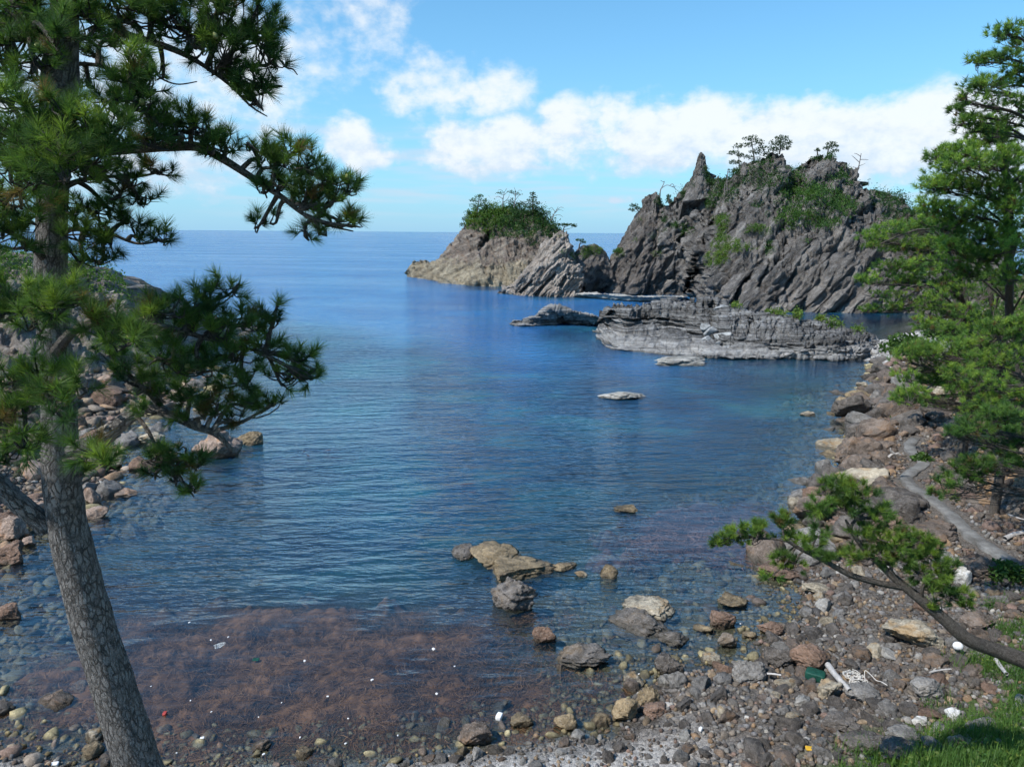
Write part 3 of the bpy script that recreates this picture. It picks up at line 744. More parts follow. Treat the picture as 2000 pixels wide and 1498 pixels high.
# left buttress
A, nf = loft([('z', [(1168, 569), (1200, 573), (1240, 577), (1280, 577), (1318, 576)]),
              ('d', [(1180, 540, 170), (1205, 500, 170), (1240, 480, 168), (1285, 470, 167), (1312, 480, 167)]),
              ('d', [(1186, 530, 177), (1198, 505, 177), (1214, 480, 177), (1226, 455, 177), (1237, 432, 177), (1250, 408, 177), (1262, 390, 177), (1272, 380, 177), (1283, 379, 177), (1292, 392, 177), (1301, 410, 176), (1308, 440, 175), (1314, 480, 174)])],
             [70, 70], 190, power=[1.4, 1.0], back=(16, -3), jag=.8)
A = roughen(A, nf, (11, 1.6), (4.5, 1.3), (1.7, 0.6), (3.6, 0.9), shear=(0.5, 0), stretch=2.0, seed=2, ridge_keep=.7)
A = gully(A, [([(1215, 572), (1240, 520), (1255, 470)], 8, 2.0), ([(1262, 577), (1280, 520), (1285, 450), (1288, 400)], 9, 2.2)])
SURF['buttress'] = (A, nf)
rock_obj('rock_buttress', A, M['massif_flank'], 'tall pointed grey rock slab at the left end of the headland', 'rock')
# spire
A, nf = loft([('d', [(1332, 392, 168), (1362, 392, 166), (1402, 385, 168)]),
              ('d', [(1342, 368, 169), (1364, 364, 167.5), (1393, 360, 169)]),
              ('d', [(1350, 350, 169.6), (1366, 344, 168.8), (1385, 347, 169.6)]),
              ('d', [(1357, 326, 170), (1368, 320, 169.4), (1381, 323, 170)]),
              ('d', [(1363, 306, 170.3), (1369, 299, 170.2), (1377, 305, 170.3)])],
             [14, 14, 16, 14], 44, skirt=-14, back=(3.2, 18.0), back_rows=16)
A[:3, :, 2] = A[3, :, 2] - np.array([1.5, 1.0, .5])[:, None]
A = roughen(A, nf, (6, 0.35), (2.0, 0.35), (0.8, 0.18), (1.4, 0.25), stretch=2.0, ridge_keep=0.7, seed=3)
SURF['spire'] = (A, nf)
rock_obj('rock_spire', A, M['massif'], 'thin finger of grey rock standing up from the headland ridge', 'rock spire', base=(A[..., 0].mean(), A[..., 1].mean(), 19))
# island
A, nf = loft([('z', [(790, 541), (815, 543.5), (850, 549), (880, 555), (930, 559), (980, 560), (1040, 562), (1130, 566)]),
              ('d', [(792, 532, 229), (815, 520, 226), (850, 520, 216), (890, 510, 206), (940, 500, 202), (990, 500, 199), (1050, 500, 197), (1132, 540, 196)]),
              ('d', [(794, 524, 231), (804, 511, 230), (832, 509, 227), (842, 515, 226), (858, 506, 222), (875, 488, 220), (893, 468, 219), (903, 446, 218), (915, 428, 217), (938, 415, 216), (970, 410, 216), (1005, 408, 216), (1040, 412, 214), (1065, 424, 212), (1085, 444, 210), (1105, 470, 207), (1120, 500, 204), (1134, 530, 202)])],
             [56, 66], 290, power=[1.3, 1.1], back=(26, -3), jag=1.0)
A = roughen(A, nf, (14, 2.4), (6, 1.8), (2.1, 0.75), (4.6, 1.3), shear=(-0.6, 0), stretch=1.3, ridge_keep=0.4, seed=4)
A = dig(A, [(940, 490), (955, 475), (965, 450), (957, 442), (940, 470), (930, 492)], 5)
A = dig(A, [(1050, 500), (1062, 480), (1058, 505)], 4)
SURF['island'] = (A, nf)
rock_obj('rock_island', A, M['island'], 'beige rock island crowned with green trees, farthest out to sea', 'island')
# pale pinnacle in front of the island
A, nf = loft([('z', [(972, 573), (1000, 577), (1040, 579), (1080, 580), (1115, 580), (1142, 579)]),
              ('d', [(985, 566, 165), (1015, 545, 162), (1045, 525, 162), (1080, 510, 161.5), (1112, 520, 161.5), (1138, 545, 162)]),
              ('d', [(990, 562, 168), (1012, 546, 168), (1030, 528, 168), (1046, 505, 168), (1057, 482, 168), (1066, 468, 168), (1080, 459, 167), (1094, 451, 167), (1104, 450, 167), (1112, 458, 167), (1114, 478, 167), (1122, 500, 167), (1138, 530, 167)])],
             [56, 64], 180, power=[1.3, 1.0], back=(11, -3), jag=.6)
A = roughen(A, nf, (9, 1.0), (3.6, 1.1), (1.4, 0.55), (3.0, 0.9), shear=(0.7, 0), stretch=2.2, ridge_keep=0.5, seed=5)
for poly in ([(1040, 575), (1055, 560), (1085, 530), (1088, 538), (1062, 566), (1048, 580)], [(1088, 560), (1105, 535), (1110, 545), (1098, 566)], [(1010, 572), (1040, 545), (1043, 550), (1018, 576)]):
    A = dig(A, poly, 2.2, 5)
SURF['pinnacle'] = (A, nf)
rock_obj('rock_pinnacle', A, M['pinnacle'], 'pale pointed rock pinnacle between the tree topped island and headland', 'rock')
# dark rounded rock right of it
A, nf = loft([('z', [(1098, 577), (1130, 577), (1165, 571), (1205, 570)]),
              ('d', [(1104, 545, 166), (1130, 525, 165), (1165, 520, 167), (1200, 550, 169)]),
              ('d', [(1108, 520, 171), (1117, 495, 171), (1128, 482, 171), (1146, 480, 171), (1160, 479, 171), (1174, 487, 172), (1186, 502, 172), (1196, 525, 172), (1204, 548, 172)])],
             [40, 44], 110, power=[1.2, 1.0], back=(10, -3))
A = roughen(A, nf, (8, 0.9), (3.6, 0.8), (1.3, 0.35), (3.0, 0.5), shear=(0.4, 0), stretch=1.6, seed=6)
SURF['hump'] = (A, nf)
rock_obj('humped_rock', A, M['massif_flank'], 'dark rounded rock hump between the pale pinnacle and the headland', 'rock')
# low white platform at the foot of the buttress
A, nf = loft([('z', [(1118, 580), (1160, 583), (1200, 587), (1250, 590), (1300, 588), (1350, 586)]),
              ('z', [(1125, 574, .9), (1165, 574, 1.2), (1205, 576, 1.3), (1250, 580, 1.2), (1300, 580, 1.0), (1345, 581, .8)])], [16], 90, back=(14, -1.5), back_rows=18)
def low_strata(A):
    s = A[..., 2] * 2.2 + 0.02 * A[..., 0]
    q = np.stack([s.ravel() * 1.0, s.ravel() * 0, s.ravel() * 0 + 3], -1)
    return 0.25 * perlin(q * 1.7).reshape(s.shape)
A = roughen(A, nf, (6, 0.4), (2.5, 0.3), (0.9, 0.12), (2.0, 0.2), seed=7, ridge_keep=1, strata=low_strata)
rock_obj('rock_platform', A, M['ledge_pale'], 'low whitish wave cut platform at the foot of the pointed slab', 'rock')

# layered ledge in the middle distance
def ledge_strata(A):
    x, y, z = A[..., 0], A[..., 1], A[..., 2]
    arch = 0.0055 * (x - 21) ** 2 + 0.02 * (x - 21)
    P = A.reshape(-1, 3)
    wob = 0.25 * fbm(P * 0.25, 3).reshape(x.shape)
    s = (z + arch * np.where(x < 21, 0.25, 0.8) + wob)
    z0 = np.zeros(s.size)
    a = perlin(np.stack([s.ravel() * 1.5, z0, P[:, 0] * 0.05], -1)); b = perlin(np.stack([s.ravel() * 4.2, z0 + 5, P[:, 0] * 0.09], -1)); c = perlin(np.stack([s.ravel() * 9.5, z0 + 8, P[:, 0] * 0.15], -1))
    right = np.clip((P[:, 0] - 27) / 6, 0, 1)                  # the right half is massive, less bedded
    return ((0.85 * np.tanh(a * 4) * 0.5 + 0.24 * np.tanh(b * 4) + 0.08 * np.tanh(c * 3)) * (1 - .62 * right)).reshape(x.shape)
A, nf = loft([('z', [(1163, 646), (1170, 660), (1180, 677), (1200, 683), (1259, 687), (1296, 691), (1370, 698), (1430, 702), (1470, 702), (1555, 701), (1629, 704), (1688, 703), (1712, 684)]),
              ('z', [(1166, 642, .35), (1173, 652, .5), (1184, 666, .55), (1205, 674, .55), (1259, 680, .5), (1296, 686, .4), (1370, 694, .3), (1430, 698, .3), (1470, 698, .3), (1555, 697, .3), (1629, 700, .3), (1688, 699, .3), (1711, 682, .3)]),
              ('z', [(1183, 630, 1.3), (1190, 634, 1.5), (1200, 637, 1.7), (1225, 640, 1.9), (1262, 636, 2.0), (1305, 640, 1.8), (1365, 655, 1.5), (1420, 674, 1.1), (1465, 680, 1.0), (1555, 684, 1.0), (1629, 688, .9), (1688, 688, .8), (1710, 674, .6)]),
              ('d', [(1184, 606, 98), (1190, 600, 98), (1202, 594, 98), (1230, 592, 98.5), (1262, 594, 98.5), (1310, 592, 97.5), (1365, 584, 96.5), (1400, 590, 95), (1430, 602, 92.5), (1470, 612, 90.5), (1520, 616, 89), (1560, 617, 88.5), (1590, 630, 88.5), (1610, 626, 88.5), (1640, 633, 88.5), (1680, 647, 89), (1700, 658, 90), (1709, 668, 91)])],
             [14, 40, 60], 380, power=[1, 1, 2.4], back=(9, -2), jag=.55)
A = roughen(A, nf, (7, 0.8), (3.6, 0.4), (1.4, 0.16), (3.2, 0.5), seed=8, ridge_keep=0.9, strata=ledge_strata, stretch=.42)
A = gully(A, [([(1385, 590), (1395, 640), (1410, 680)], 10, 2.2), ([(1468, 608), (1462, 660)], 6, 1.4), ([(1525, 615), (1505, 670)], 5, 1.1), ([(1595, 628), (1592, 690)], 4, 1.0), ([(1300, 592), (1320, 630)], 5, .9), ([(1660, 640), (1655, 690)], 4, .8)])
A = dig(A, [(1190, 618), (1235, 624), (1290, 620), (1340, 628), (1335, 634), (1285, 627), (1235, 631), (1192, 626)], 1.3, 4)
SURF['ledge'] = (A, nf)
rock_obj('layered_ledge', A, M['ledge'], 'long low ledge of layered grey rock with a broken middle', 'rock ledge')
# islet left of the ledge
A, nf = loft([('z', [(998, 634), (1020, 638), (1050, 637), (1080, 634), (1095, 630), (1120, 632), (1150, 635), (1193, 634)]),
              ('d', [(1002, 627, 109), (1025, 622, 108.5), (1045, 618, 108), (1060, 607, 108), (1078, 598, 108), (1090, 602, 108), (1110, 607, 108), (1140, 612, 107), (1170, 619, 106), (1192, 628, 105)])], [34], 150, power=[1.4], back=(5, -2))
A = roughen(A, nf, (5, 0.5), (2.4, 0.45), (0.9, 0.16), (2.2, 0.4), seed=9, stretch=.5, ridge_keep=.8, strata=lambda A: 0.5 * ledge_strata(A))
rock_obj('rock_islet', A, M['islet'], 'small jagged grey islet off the left tip of the layered ledge', 'islet')

# left headland behind the big pine
A, nf = loft([('z', [(-160, 880), (0, 850), (80, 830), (150, 815), (230, 800), (300, 785), (350, 760), (375, 735)]),
              ('d', [(-160, 640, 52), (0, 650, 55), (100, 660, 58), (180, 660, 61), (250, 660, 64), (310, 680, 68), (350, 700, 70), (370, 720, 72)]),
              ('d', [(-160, 470, 64), (0, 490, 68), (60, 500, 70), (120, 515, 72), (170, 530, 74), (205, 545, 75), (240, 562, 76), (268, 580, 78), (300, 612, 78), (330, 650, 78), (355, 690, 77), (368, 712, 76)])],
             [50, 60], 200, power=[1.5, 1.2], back=(30, -2))
A = roughen(A, nf, (10, 1.2), (4.5, 1.1), (1.4, 0.4), (2.8, 0.7), seed=10)
SURF['left'] = (A, nf)
rock_obj('left_cliff', A, M['left_cliff'], 'grey rocky bluff with green shrubs behind the tall pine', 'cliff')

# ------------------------------------------------------------------ boulders and stones
def ico(sub):
    import bmesh
    bm = bmesh.new(); bmesh.ops.create_icosphere(bm, subdivisions=sub, radius=1.0)
    V = np.array([v.co[:] for v in bm.verts]); Fc = np.array([[v.index for v in f.verts] for f in bm.faces]); bm.free()
    return V, Fc
ICO = {s_: ico(s_) for s_ in (1, 2, 3, 4, 5)}

def stone_shape(seed, sub, cuts=9, cut=(0.42, 0.82), rough=0.10, fine=0.04):
    rs = np.random.RandomState(seed)
    V, Fc = ICO[sub]; V = V.copy()
    for _ in range(cuts):
        n = rs.normal(size=3); n /= np.linalg.norm(n); o_ = rs.uniform(*cut)
        d = V @ n - o_
        V = V - np.where(d > 0, d * 0.97, 0)[:, None] * n
    r = np.linalg.norm(V, axis=1, keepdims=True); D = V / r
    V = V + D * (rough * fbm(V * 1.6 + seed * 3.1, 3))[:, None]
    if fine: V = V + D * (fine * ridged(V * 5.0 + seed * 1.7, 3))[:, None]
    if sub >= 4:
        d1, d2, rr = worley(V * 2.1 + seed * 0.37 + 0.25 * fbm(V * 2 + 9, 2)[:, None])
        V = V + D * (0.13 * (rr - .5) - 0.09 * np.clip(1 - (d2 - d1) * 5, 0, 1))[:, None]
    return V, Fc

def named_boulder(px, py, wpx, hpx, mat, label, name='boulder', seed=0, deep=0.75, rot=0.0, cuts=9, group=None, z=None, sub=4, strata=0.0, sink=0.18, fine=0.06, cat='boulder'):
    """a rock whose visible foot is at pixel (px, py + hpx / 2), wpx by hpx pixels large in the photograph"""
    base_py = py + hpx / 2
    zz = 0.0
    for _ in range(4):
        p = at_z(px, base_py, zz)
        zz = max(hz(p[0], p[1]), 0.0) if z is None else z
    dist = math.hypot(p[1], CAMH - zz)
    w = wpx * dist / FPX; el = math.atan2(CAMH - zz, p[1])
    dpt = w * deep
    h = max((hpx * dist / FPX - dpt * math.sin(el) * 0.75) / math.cos(el), 0.30 * w * (hpx / wpx) + 0.08)
    V, Fc = stone_shape(seed * 7 + 11, max(sub, 5 if wpx > 45 else 4), cuts, fine=fine)
    if strata:
        s_ = V[:, 2] * 6 + V[:, 0] * 1.2 + 0.6 * fbm(V * 1.5, 2)
        V = V * (1 + strata * np.tanh(3 * perlin(np.stack([s_ * 1.3, s_ * 0, s_ * 0 + seed], -1))))[:, None]
    V = V / np.array([np.ptp(V[:, 0]) / 2, np.ptp(V[:, 1]) / 2, np.ptp(V[:, 2]) / 2])
    c, s_ = math.cos(rot), math.sin(rot)
    top = h / (1 - sink)
    V = V * np.array([w / 2, dpt / 2, top / 2])
    V[:, 2] += V[:, 0] * math.tan(rot)
    V[:, 2] += top / 2 - sink * top
    o = obj(name, mesh(name, V, Fc, True), M[mat], None, (p[0], p[1] + dpt * 0.42, zz))
    tag(o, label, cat, group)
    TAKEN.append((p[0], p[1] + dpt * 0.42, max(w, dpt) / 2 * 0.85))
    return o
TAKEN = []

nb = named_boulder
# shore by the path and out in the shallows, far to near
nb(1222, 770, 96, 24, 'ledge_pale', 'flat pale rock awash alone in the middle of the bay', 'flat_rock', 1, 0.5, 0, 12, z=-.05, strata=.05, cat='rock')
nb(1332, 705, 108, 24, 'ledge_pale', 'whitish flat rock awash just below the layered ledge', 'flat_rock', 2, 0.6, 0, 12, z=-.05, strata=.04, cat='rock')
nb(1678, 790, 78, 58, 'b_dark', 'dark brown boulder at the water edge below the small beach', seed=3)
nb(1682, 876, 80, 66, 'b_brown', 'large brown boulder with a rusty top beside the path bend', seed=4, cuts=7)
nb(1608, 990, 96, 66, 'b_brown', 'big brown boulder in the water behind the leaning pine top', seed=5, cuts=6)
nb(1838, 1040, 118, 48, 'b_brown', 'long flat reddish slab beside the straight stretch of path', 'rock_slab', 6, 0.8, 0.03, 7, cat='rock slab')
nb(1800, 1240, 104, 66, 'b_gold', 'large golden pale slab under the leaning pine trunk', 'rock_slab', 7, 0.7, -0.18, 7, cat='rock slab')
nb(1586, 1290, 66, 56, 'b_rust', 'blocky rust red boulder above the green plastic', seed=8, cuts=7)
nb(1620, 1347, 48, 46, 'b_gold', 'yellowish white boulder beside the driftwood plank', seed=9, cuts=8)
nb(1532, 1285, 60, 48, 'b_dark', 'dark boulder left of the rust red one at the inlet', seed=10)
nb(1461, 1312, 62, 52, 'b_grey', 'rounded grey boulder with a white patch at the inlet', seed=11)
nb(1308, 1300, 54, 44, 'b_dark', 'dark round boulder standing in the shallows of the near beach', seed=12, cuts=14, sink=.25)
nb(1325, 1330, 40, 34, 'b_grey', 'grey round boulder touching the dark one in the shallows', seed=13, cuts=14)
nb(1415, 1206, 48, 38, 'b_rust', 'reddish brown boulder alone in the shallows', seed=14, sink=.3)
nb(1508, 1228, 50, 32, 'b_rust', 'rust coloured wedge shaped rock at the edge of the beach', seed=15, cuts=6)
nb(1422, 1251, 36, 30, 'b_darkstripe', 'small dark knobbly rock in the shallows near the inlet', seed=16)
nb(1432, 1171, 62, 28, 'b_ochre', 'flat ochre rock among the shallows seaweed', seed=17, sink=.3)
nb(1135, 1278, 110, 46, 'b_darkstripe', 'long dark layered rock lying in the near shallows', seed=18, deep=0.6, strata=.10, sink=.35, sub=5)
nb(1062, 1236, 46, 40, 'b_rust', 'rusty round boulder in the water below the striped rock', seed=19, sink=.3)
nb(1004, 1158, 92, 70, 'b_darkstripe', 'dark striped dome shaped rock in the middle of the shallows', seed=20, strata=.11, sub=5, cuts=12, sink=.25, deep=.8)
nb(1008, 1112, 130, 66, 'b_ochre', 'ochre cracked rock behind the striped dome', seed=21, strata=.08, sub=5, cuts=16, sink=.45, deep=1.25, rot=-.08)
nb(962, 1086, 100, 48, 'b_ochre', 'brown ridge of rock joining the ochre rock on its left', seed=22, sub=5, sink=.45, strata=.09, deep=1.1, rot=-.06)
nb(914, 1074, 66, 34, 'b_darkstripe', 'small dark rock at the far left of the shallows reef', seed=23, sink=.4, strata=.1, deep=1.0)
nb(1286, 1186, 104, 46, 'b_gold', 'pale topped layered rock in the right shallows', seed=24, strata=.11, sub=5, sink=.4, deep=.9)
nb(1262, 1214, 128, 56, 'b_darkstripe', 'low dark layered rock in front of the pale topped one', seed=25, strata=.11, sub=5, sink=.45, deep=.95)
nb(1322, 1243, 60, 30, 'b_darkstripe', 'dark fractured rock right of the low layered rock', seed=26, strata=.06, sink=.3)
nb(1103, 1106, 54, 20, 'b_ochre', 'flat pale brown rock right of the ochre reef', seed=27, sink=.35)
nb(1188, 1117, 36, 28, 'b_ochre', 'small ochre lump alone in the right shallows', seed=28, sink=.35)
nb(1224, 993, 46, 20, 'b_ochre', 'small ochre rock alone in the deeper bay', seed=29, sink=.4)
nb(1135, 1121, 26, 12, 'b_gold', 'tiny pale rock between the two brown shallows rocks', seed=30, sink=.4)
nb(1380, 1230, 40, 14, 'b_ochre', 'flat yellow rock beside the reddish shallows boulder', seed=31, sink=.4)
nb(1466, 1238, 28, 16, 'b_ochre', 'small orange brown rock between shallows and rust wedge', seed=32, sink=.4)
nb(1582, 807, 30, 12, 'b_gold', 'pale rock just awash off the dark brown boulder', seed=33, sink=.5)
nb(935, 1440, 62, 44, 'b_brown', 'brown boulder at the water edge of the gravel beach', seed=34, sink=.25)
nb(1018, 1408, 42, 26, 'b_ochre', 'orange flat rock in the water beside the foam block', seed=35, sink=.3)
nb(1112, 1412, 44, 30, 'b_ochre', 'olive brown rounded rock just under the near water edge', seed=36, sink=.4)
nb(1225, 1391, 46, 46, 'b_ochre', 'tall ochre boulder standing at the near water edge', seed=37, sink=.25)
nb(1262, 1360, 46, 36, 'b_ochre', 'smooth ochre boulder half under water at the near beach', seed=38, sink=.4, cuts=14)
nb(1278, 1388, 50, 32, 'b_rust', 'rusty flat boulder next to the tall ochre one', seed=39)
nb(1800, 1408, 30, 22, 'b_white', 'small bright white stone near the grass', seed=40)
nb(1868, 1397, 26, 24, 'b_white', 'rounded white stone right of the other white stone', seed=41)
nb(1705, 1450, 78, 42, 'b_dark', 'dark flat topped boulder at the edge of the grass', seed=42, cuts=6)
nb(1660, 1418, 70, 40, 'b_dark', 'dark boulder up the beach from the grass edge', seed=43, cuts=7)
nb(1775, 1442, 62, 38, 'b_grey', 'square grey block half in the grass', seed=44, cuts=6)
nb(1770, 1478, 80, 38, 'b_dark', 'lowest dark boulder lying in the grass', seed=45, cuts=6)
nb(1690, 1352, 62, 36, 'b_grey', 'grey angular boulder above the white stones', seed=46, cuts=7)
nb(1820, 1350, 60, 44, 'b_grey', 'grey fractured boulder below the white float', seed=47, cuts=7)
nb(1884, 1122, 32, 46, 'b_white', 'upright white and yellow boulder below the path', seed=48, cuts=7)
nb(1926, 1108, 70, 46, 'b_brown', 'brown boulder with white stains below the path', seed=49, cuts=7)
nb(1920, 1212, 66, 36, 'b_brown', 'brown flat boulder right of the leaning pine trunk', seed=50, cuts=7)
nb(1530, 1115, 80, 40, 'b_rust', 'rust brown boulder in the water under the pine branch', seed=51)
nb(1628, 1055, 40, 24, 'b_ochre', 'ochre rock glimpsed behind the leaning pine branches', seed=52)
nb(1595, 1148, 56, 30, 'b_gold', 'pale topped rock at the water edge below the pine branch', seed=53)
# left shore
nb(412, 862, 92, 72, 'b_pink', 'big beige boulder standing in the water on the left', seed=60, cuts=8, sub=5, sink=.2)
nb(285, 852, 62, 34, 'b_gold', 'pale triangular rock in the water left of the big boulder', seed=61, cuts=6)
nb(484, 854, 52, 32, 'b_ochre', 'small ochre peaked rock right of the big beige boulder', seed=62, cuts=6, sink=.3)
nb(315, 886, 60, 18, 'b_ochre', 'low ochre rock awash in front of the beige boulder', seed=63, sink=.4)
nb(186, 1000, 44, 28, 'b_pink', 'beige rock at the water edge just right of the trunk', seed=64, sink=.3)
nb(176, 966, 40, 40, 'b_pink', 'rounded pinkish boulder right behind the pine trunk', seed=65)
nb(240, 962, 42, 18, 'b_pink', 'low flat rock awash to the right of the trunk', seed=66, sink=.4)
nb(205, 900, 60, 36, 'b_gold', 'pale brown boulder behind the bright needle tuft', seed=67)
nb(60, 1000, 74, 58, 'b_pink', 'jagged pink and rust rock below the bare left limb', seed=68, cuts=7)
nb(16, 1032, 58, 46, 'b_pink', 'grey pink boulder at the left edge of the picture', seed=69, cuts=8)
nb(12, 1078, 64, 50, 'b_rust', 'orange boulder at the left edge beside the shallows', seed=70, cuts=12)
nb(48, 1058, 32, 24, 'b_pink', 'small rounded pink stone on the left shore', seed=71, cuts=14)
nb(12, 1195, 44, 36, 'b_rust', 'brown boulder at the left edge in the yellow shallows', seed=72, sink=.3)

# broken pale blocks that fell from the ledge
rb = np.random.RandomState(5)
BLK = ['largest upright pale block leaning in the gap of the layered ledge', 'pale block right of the ledge gap, upper one', 'pale block left in the middle of the ledge rockfall', 'leftmost low pale block of the ledge rockfall', 'pale slab in the centre of the ledge rockfall', 'broad flat pale block low in the ledge rockfall', 'small pale block at the lower left of the ledge rockfall', 'small pale block in the heart of the ledge rockfall', 'small pale block at the right edge of the ledge rockfall', 'tall pale block against the wall right of the ledge gap', 'highest small pale block left of the ledge gap', 'small pale block at the foot of the ledge rockfall', 'lowest wide pale block of the ledge rockfall', 'small pale block under the leftmost one of the rockfall']
for i, (px, py, w, h) in enumerate([(1413, 612, 46, 56), (1446, 640, 34, 34), (1404, 634, 26, 26), (1388, 650, 30, 24), (1414, 660, 34, 24), (1440, 668, 46, 26), (1398, 672, 26, 16), (1424, 648, 24, 20), (1452, 656, 20, 16), (1462, 628, 26, 30), (1376, 640, 20, 16), (1418, 680, 22, 14), (1448, 686, 34, 16), (1380, 664, 22, 14)]):
    dep = 91.2 - (py - 610) * 0.118
    p = at_d(px, py + h / 2, dep); wm = w * dep / FPX; hm = h * dep / FPX
    V, Fc = stone_shape(300 + i, 3, 11, (0.30, 0.58), 0.0, 0.0)
    V = V / (np.ptp(V, axis=0) / 2) * np.array([wm / 2, wm * 0.4, hm / 2]); V[:, 2] += hm / 2
    a = rb.uniform(-.4, .4); V[:, 2] += V[:, 0] * math.tan(a) * 0.5
    o = obj('fallen_block', mesh('fallen_block', V, Fc, False), M['block'], None, p)
    tag(o, BLK[i], 'boulder', 'pale blocks fallen from the ledge')

# ------------------------------------------------------------------ countless smaller stones
VAR = {}
def stone_mesh(kind, i):
    if (kind, i) not in VAR:
        V, Fc = stone_shape(500 + i * 3, 4, 9 if i % 4 else 16, rough=.09, fine=.045)
        V = V / (np.ptp(V, axis=0) / 2)
        me = mesh('stone_' + kind, V, Fc, True); me.materials.append(M['stone_' + kind]); VAR[(kind, i)] = me
    return VAR[(kind, i)]

LANDMARKS = [(1680, 800, 'dark brown shore boulder'), (1682, 890, 'large rusty topped boulder'), (1608, 1000, 'boulder behind the pine top'), (1838, 1050, 'long reddish slab'), (1800, 1255, 'golden pale slab'), (1586, 1300, 'blocky rust red boulder'), (1620, 1355, 'yellowish white boulder'), (1461, 1325, 'grey boulder at the inlet'), (1308, 1310, 'dark round boulder in the shallows'), (1415, 1215, 'reddish shallows boulder'), (1508, 1235, 'rust wedge rock'), (1135, 1290, 'long dark layered rock'), (1290, 1205, 'pale topped shallows rock'), (935, 1450, 'brown boulder at the gravel edge'), (1225, 1400, 'tall ochre boulder'), (1705, 1460, 'dark flat topped boulder'), (1660, 1430, 'dark boulder up the beach'), (1690, 1360, 'grey angular boulder'), (1820, 1362, 'grey fractured boulder'), (1884, 1135, 'upright white boulder'), (1920, 1225, 'brown boulder beyond the trunk'), (1530, 1125, 'boulder under the pine branch'), (1680, 1318, 'white rope'), (1868, 1285, 'white float'), (412, 880, 'big beige boulder on the left'), (285, 862, 'pale triangular rock'), (176, 975, 'pinkish boulder behind the trunk'), (205, 910, 'boulder behind the bright tuft'), (60, 1015, 'jagged pink rock'), (12, 1090, 'orange boulder at the left edge'), (12, 1205, 'boulder in the yellow shallows'), (60, 1420, 'lower left gravel'), (400, 1480, 'base of the trunk'), (1730, 890, 'white forked driftwood'), (1100, 1460, 'middle of the gravel strip'), (1600, 1430, 'yellow plastic strip'), (1760, 730, 'small pebble beach'), (1740, 1150, 'leaning pine crown'), (1420, 1400, 'centre of the near beach'), (150, 840, 'foot of the left bluff')]

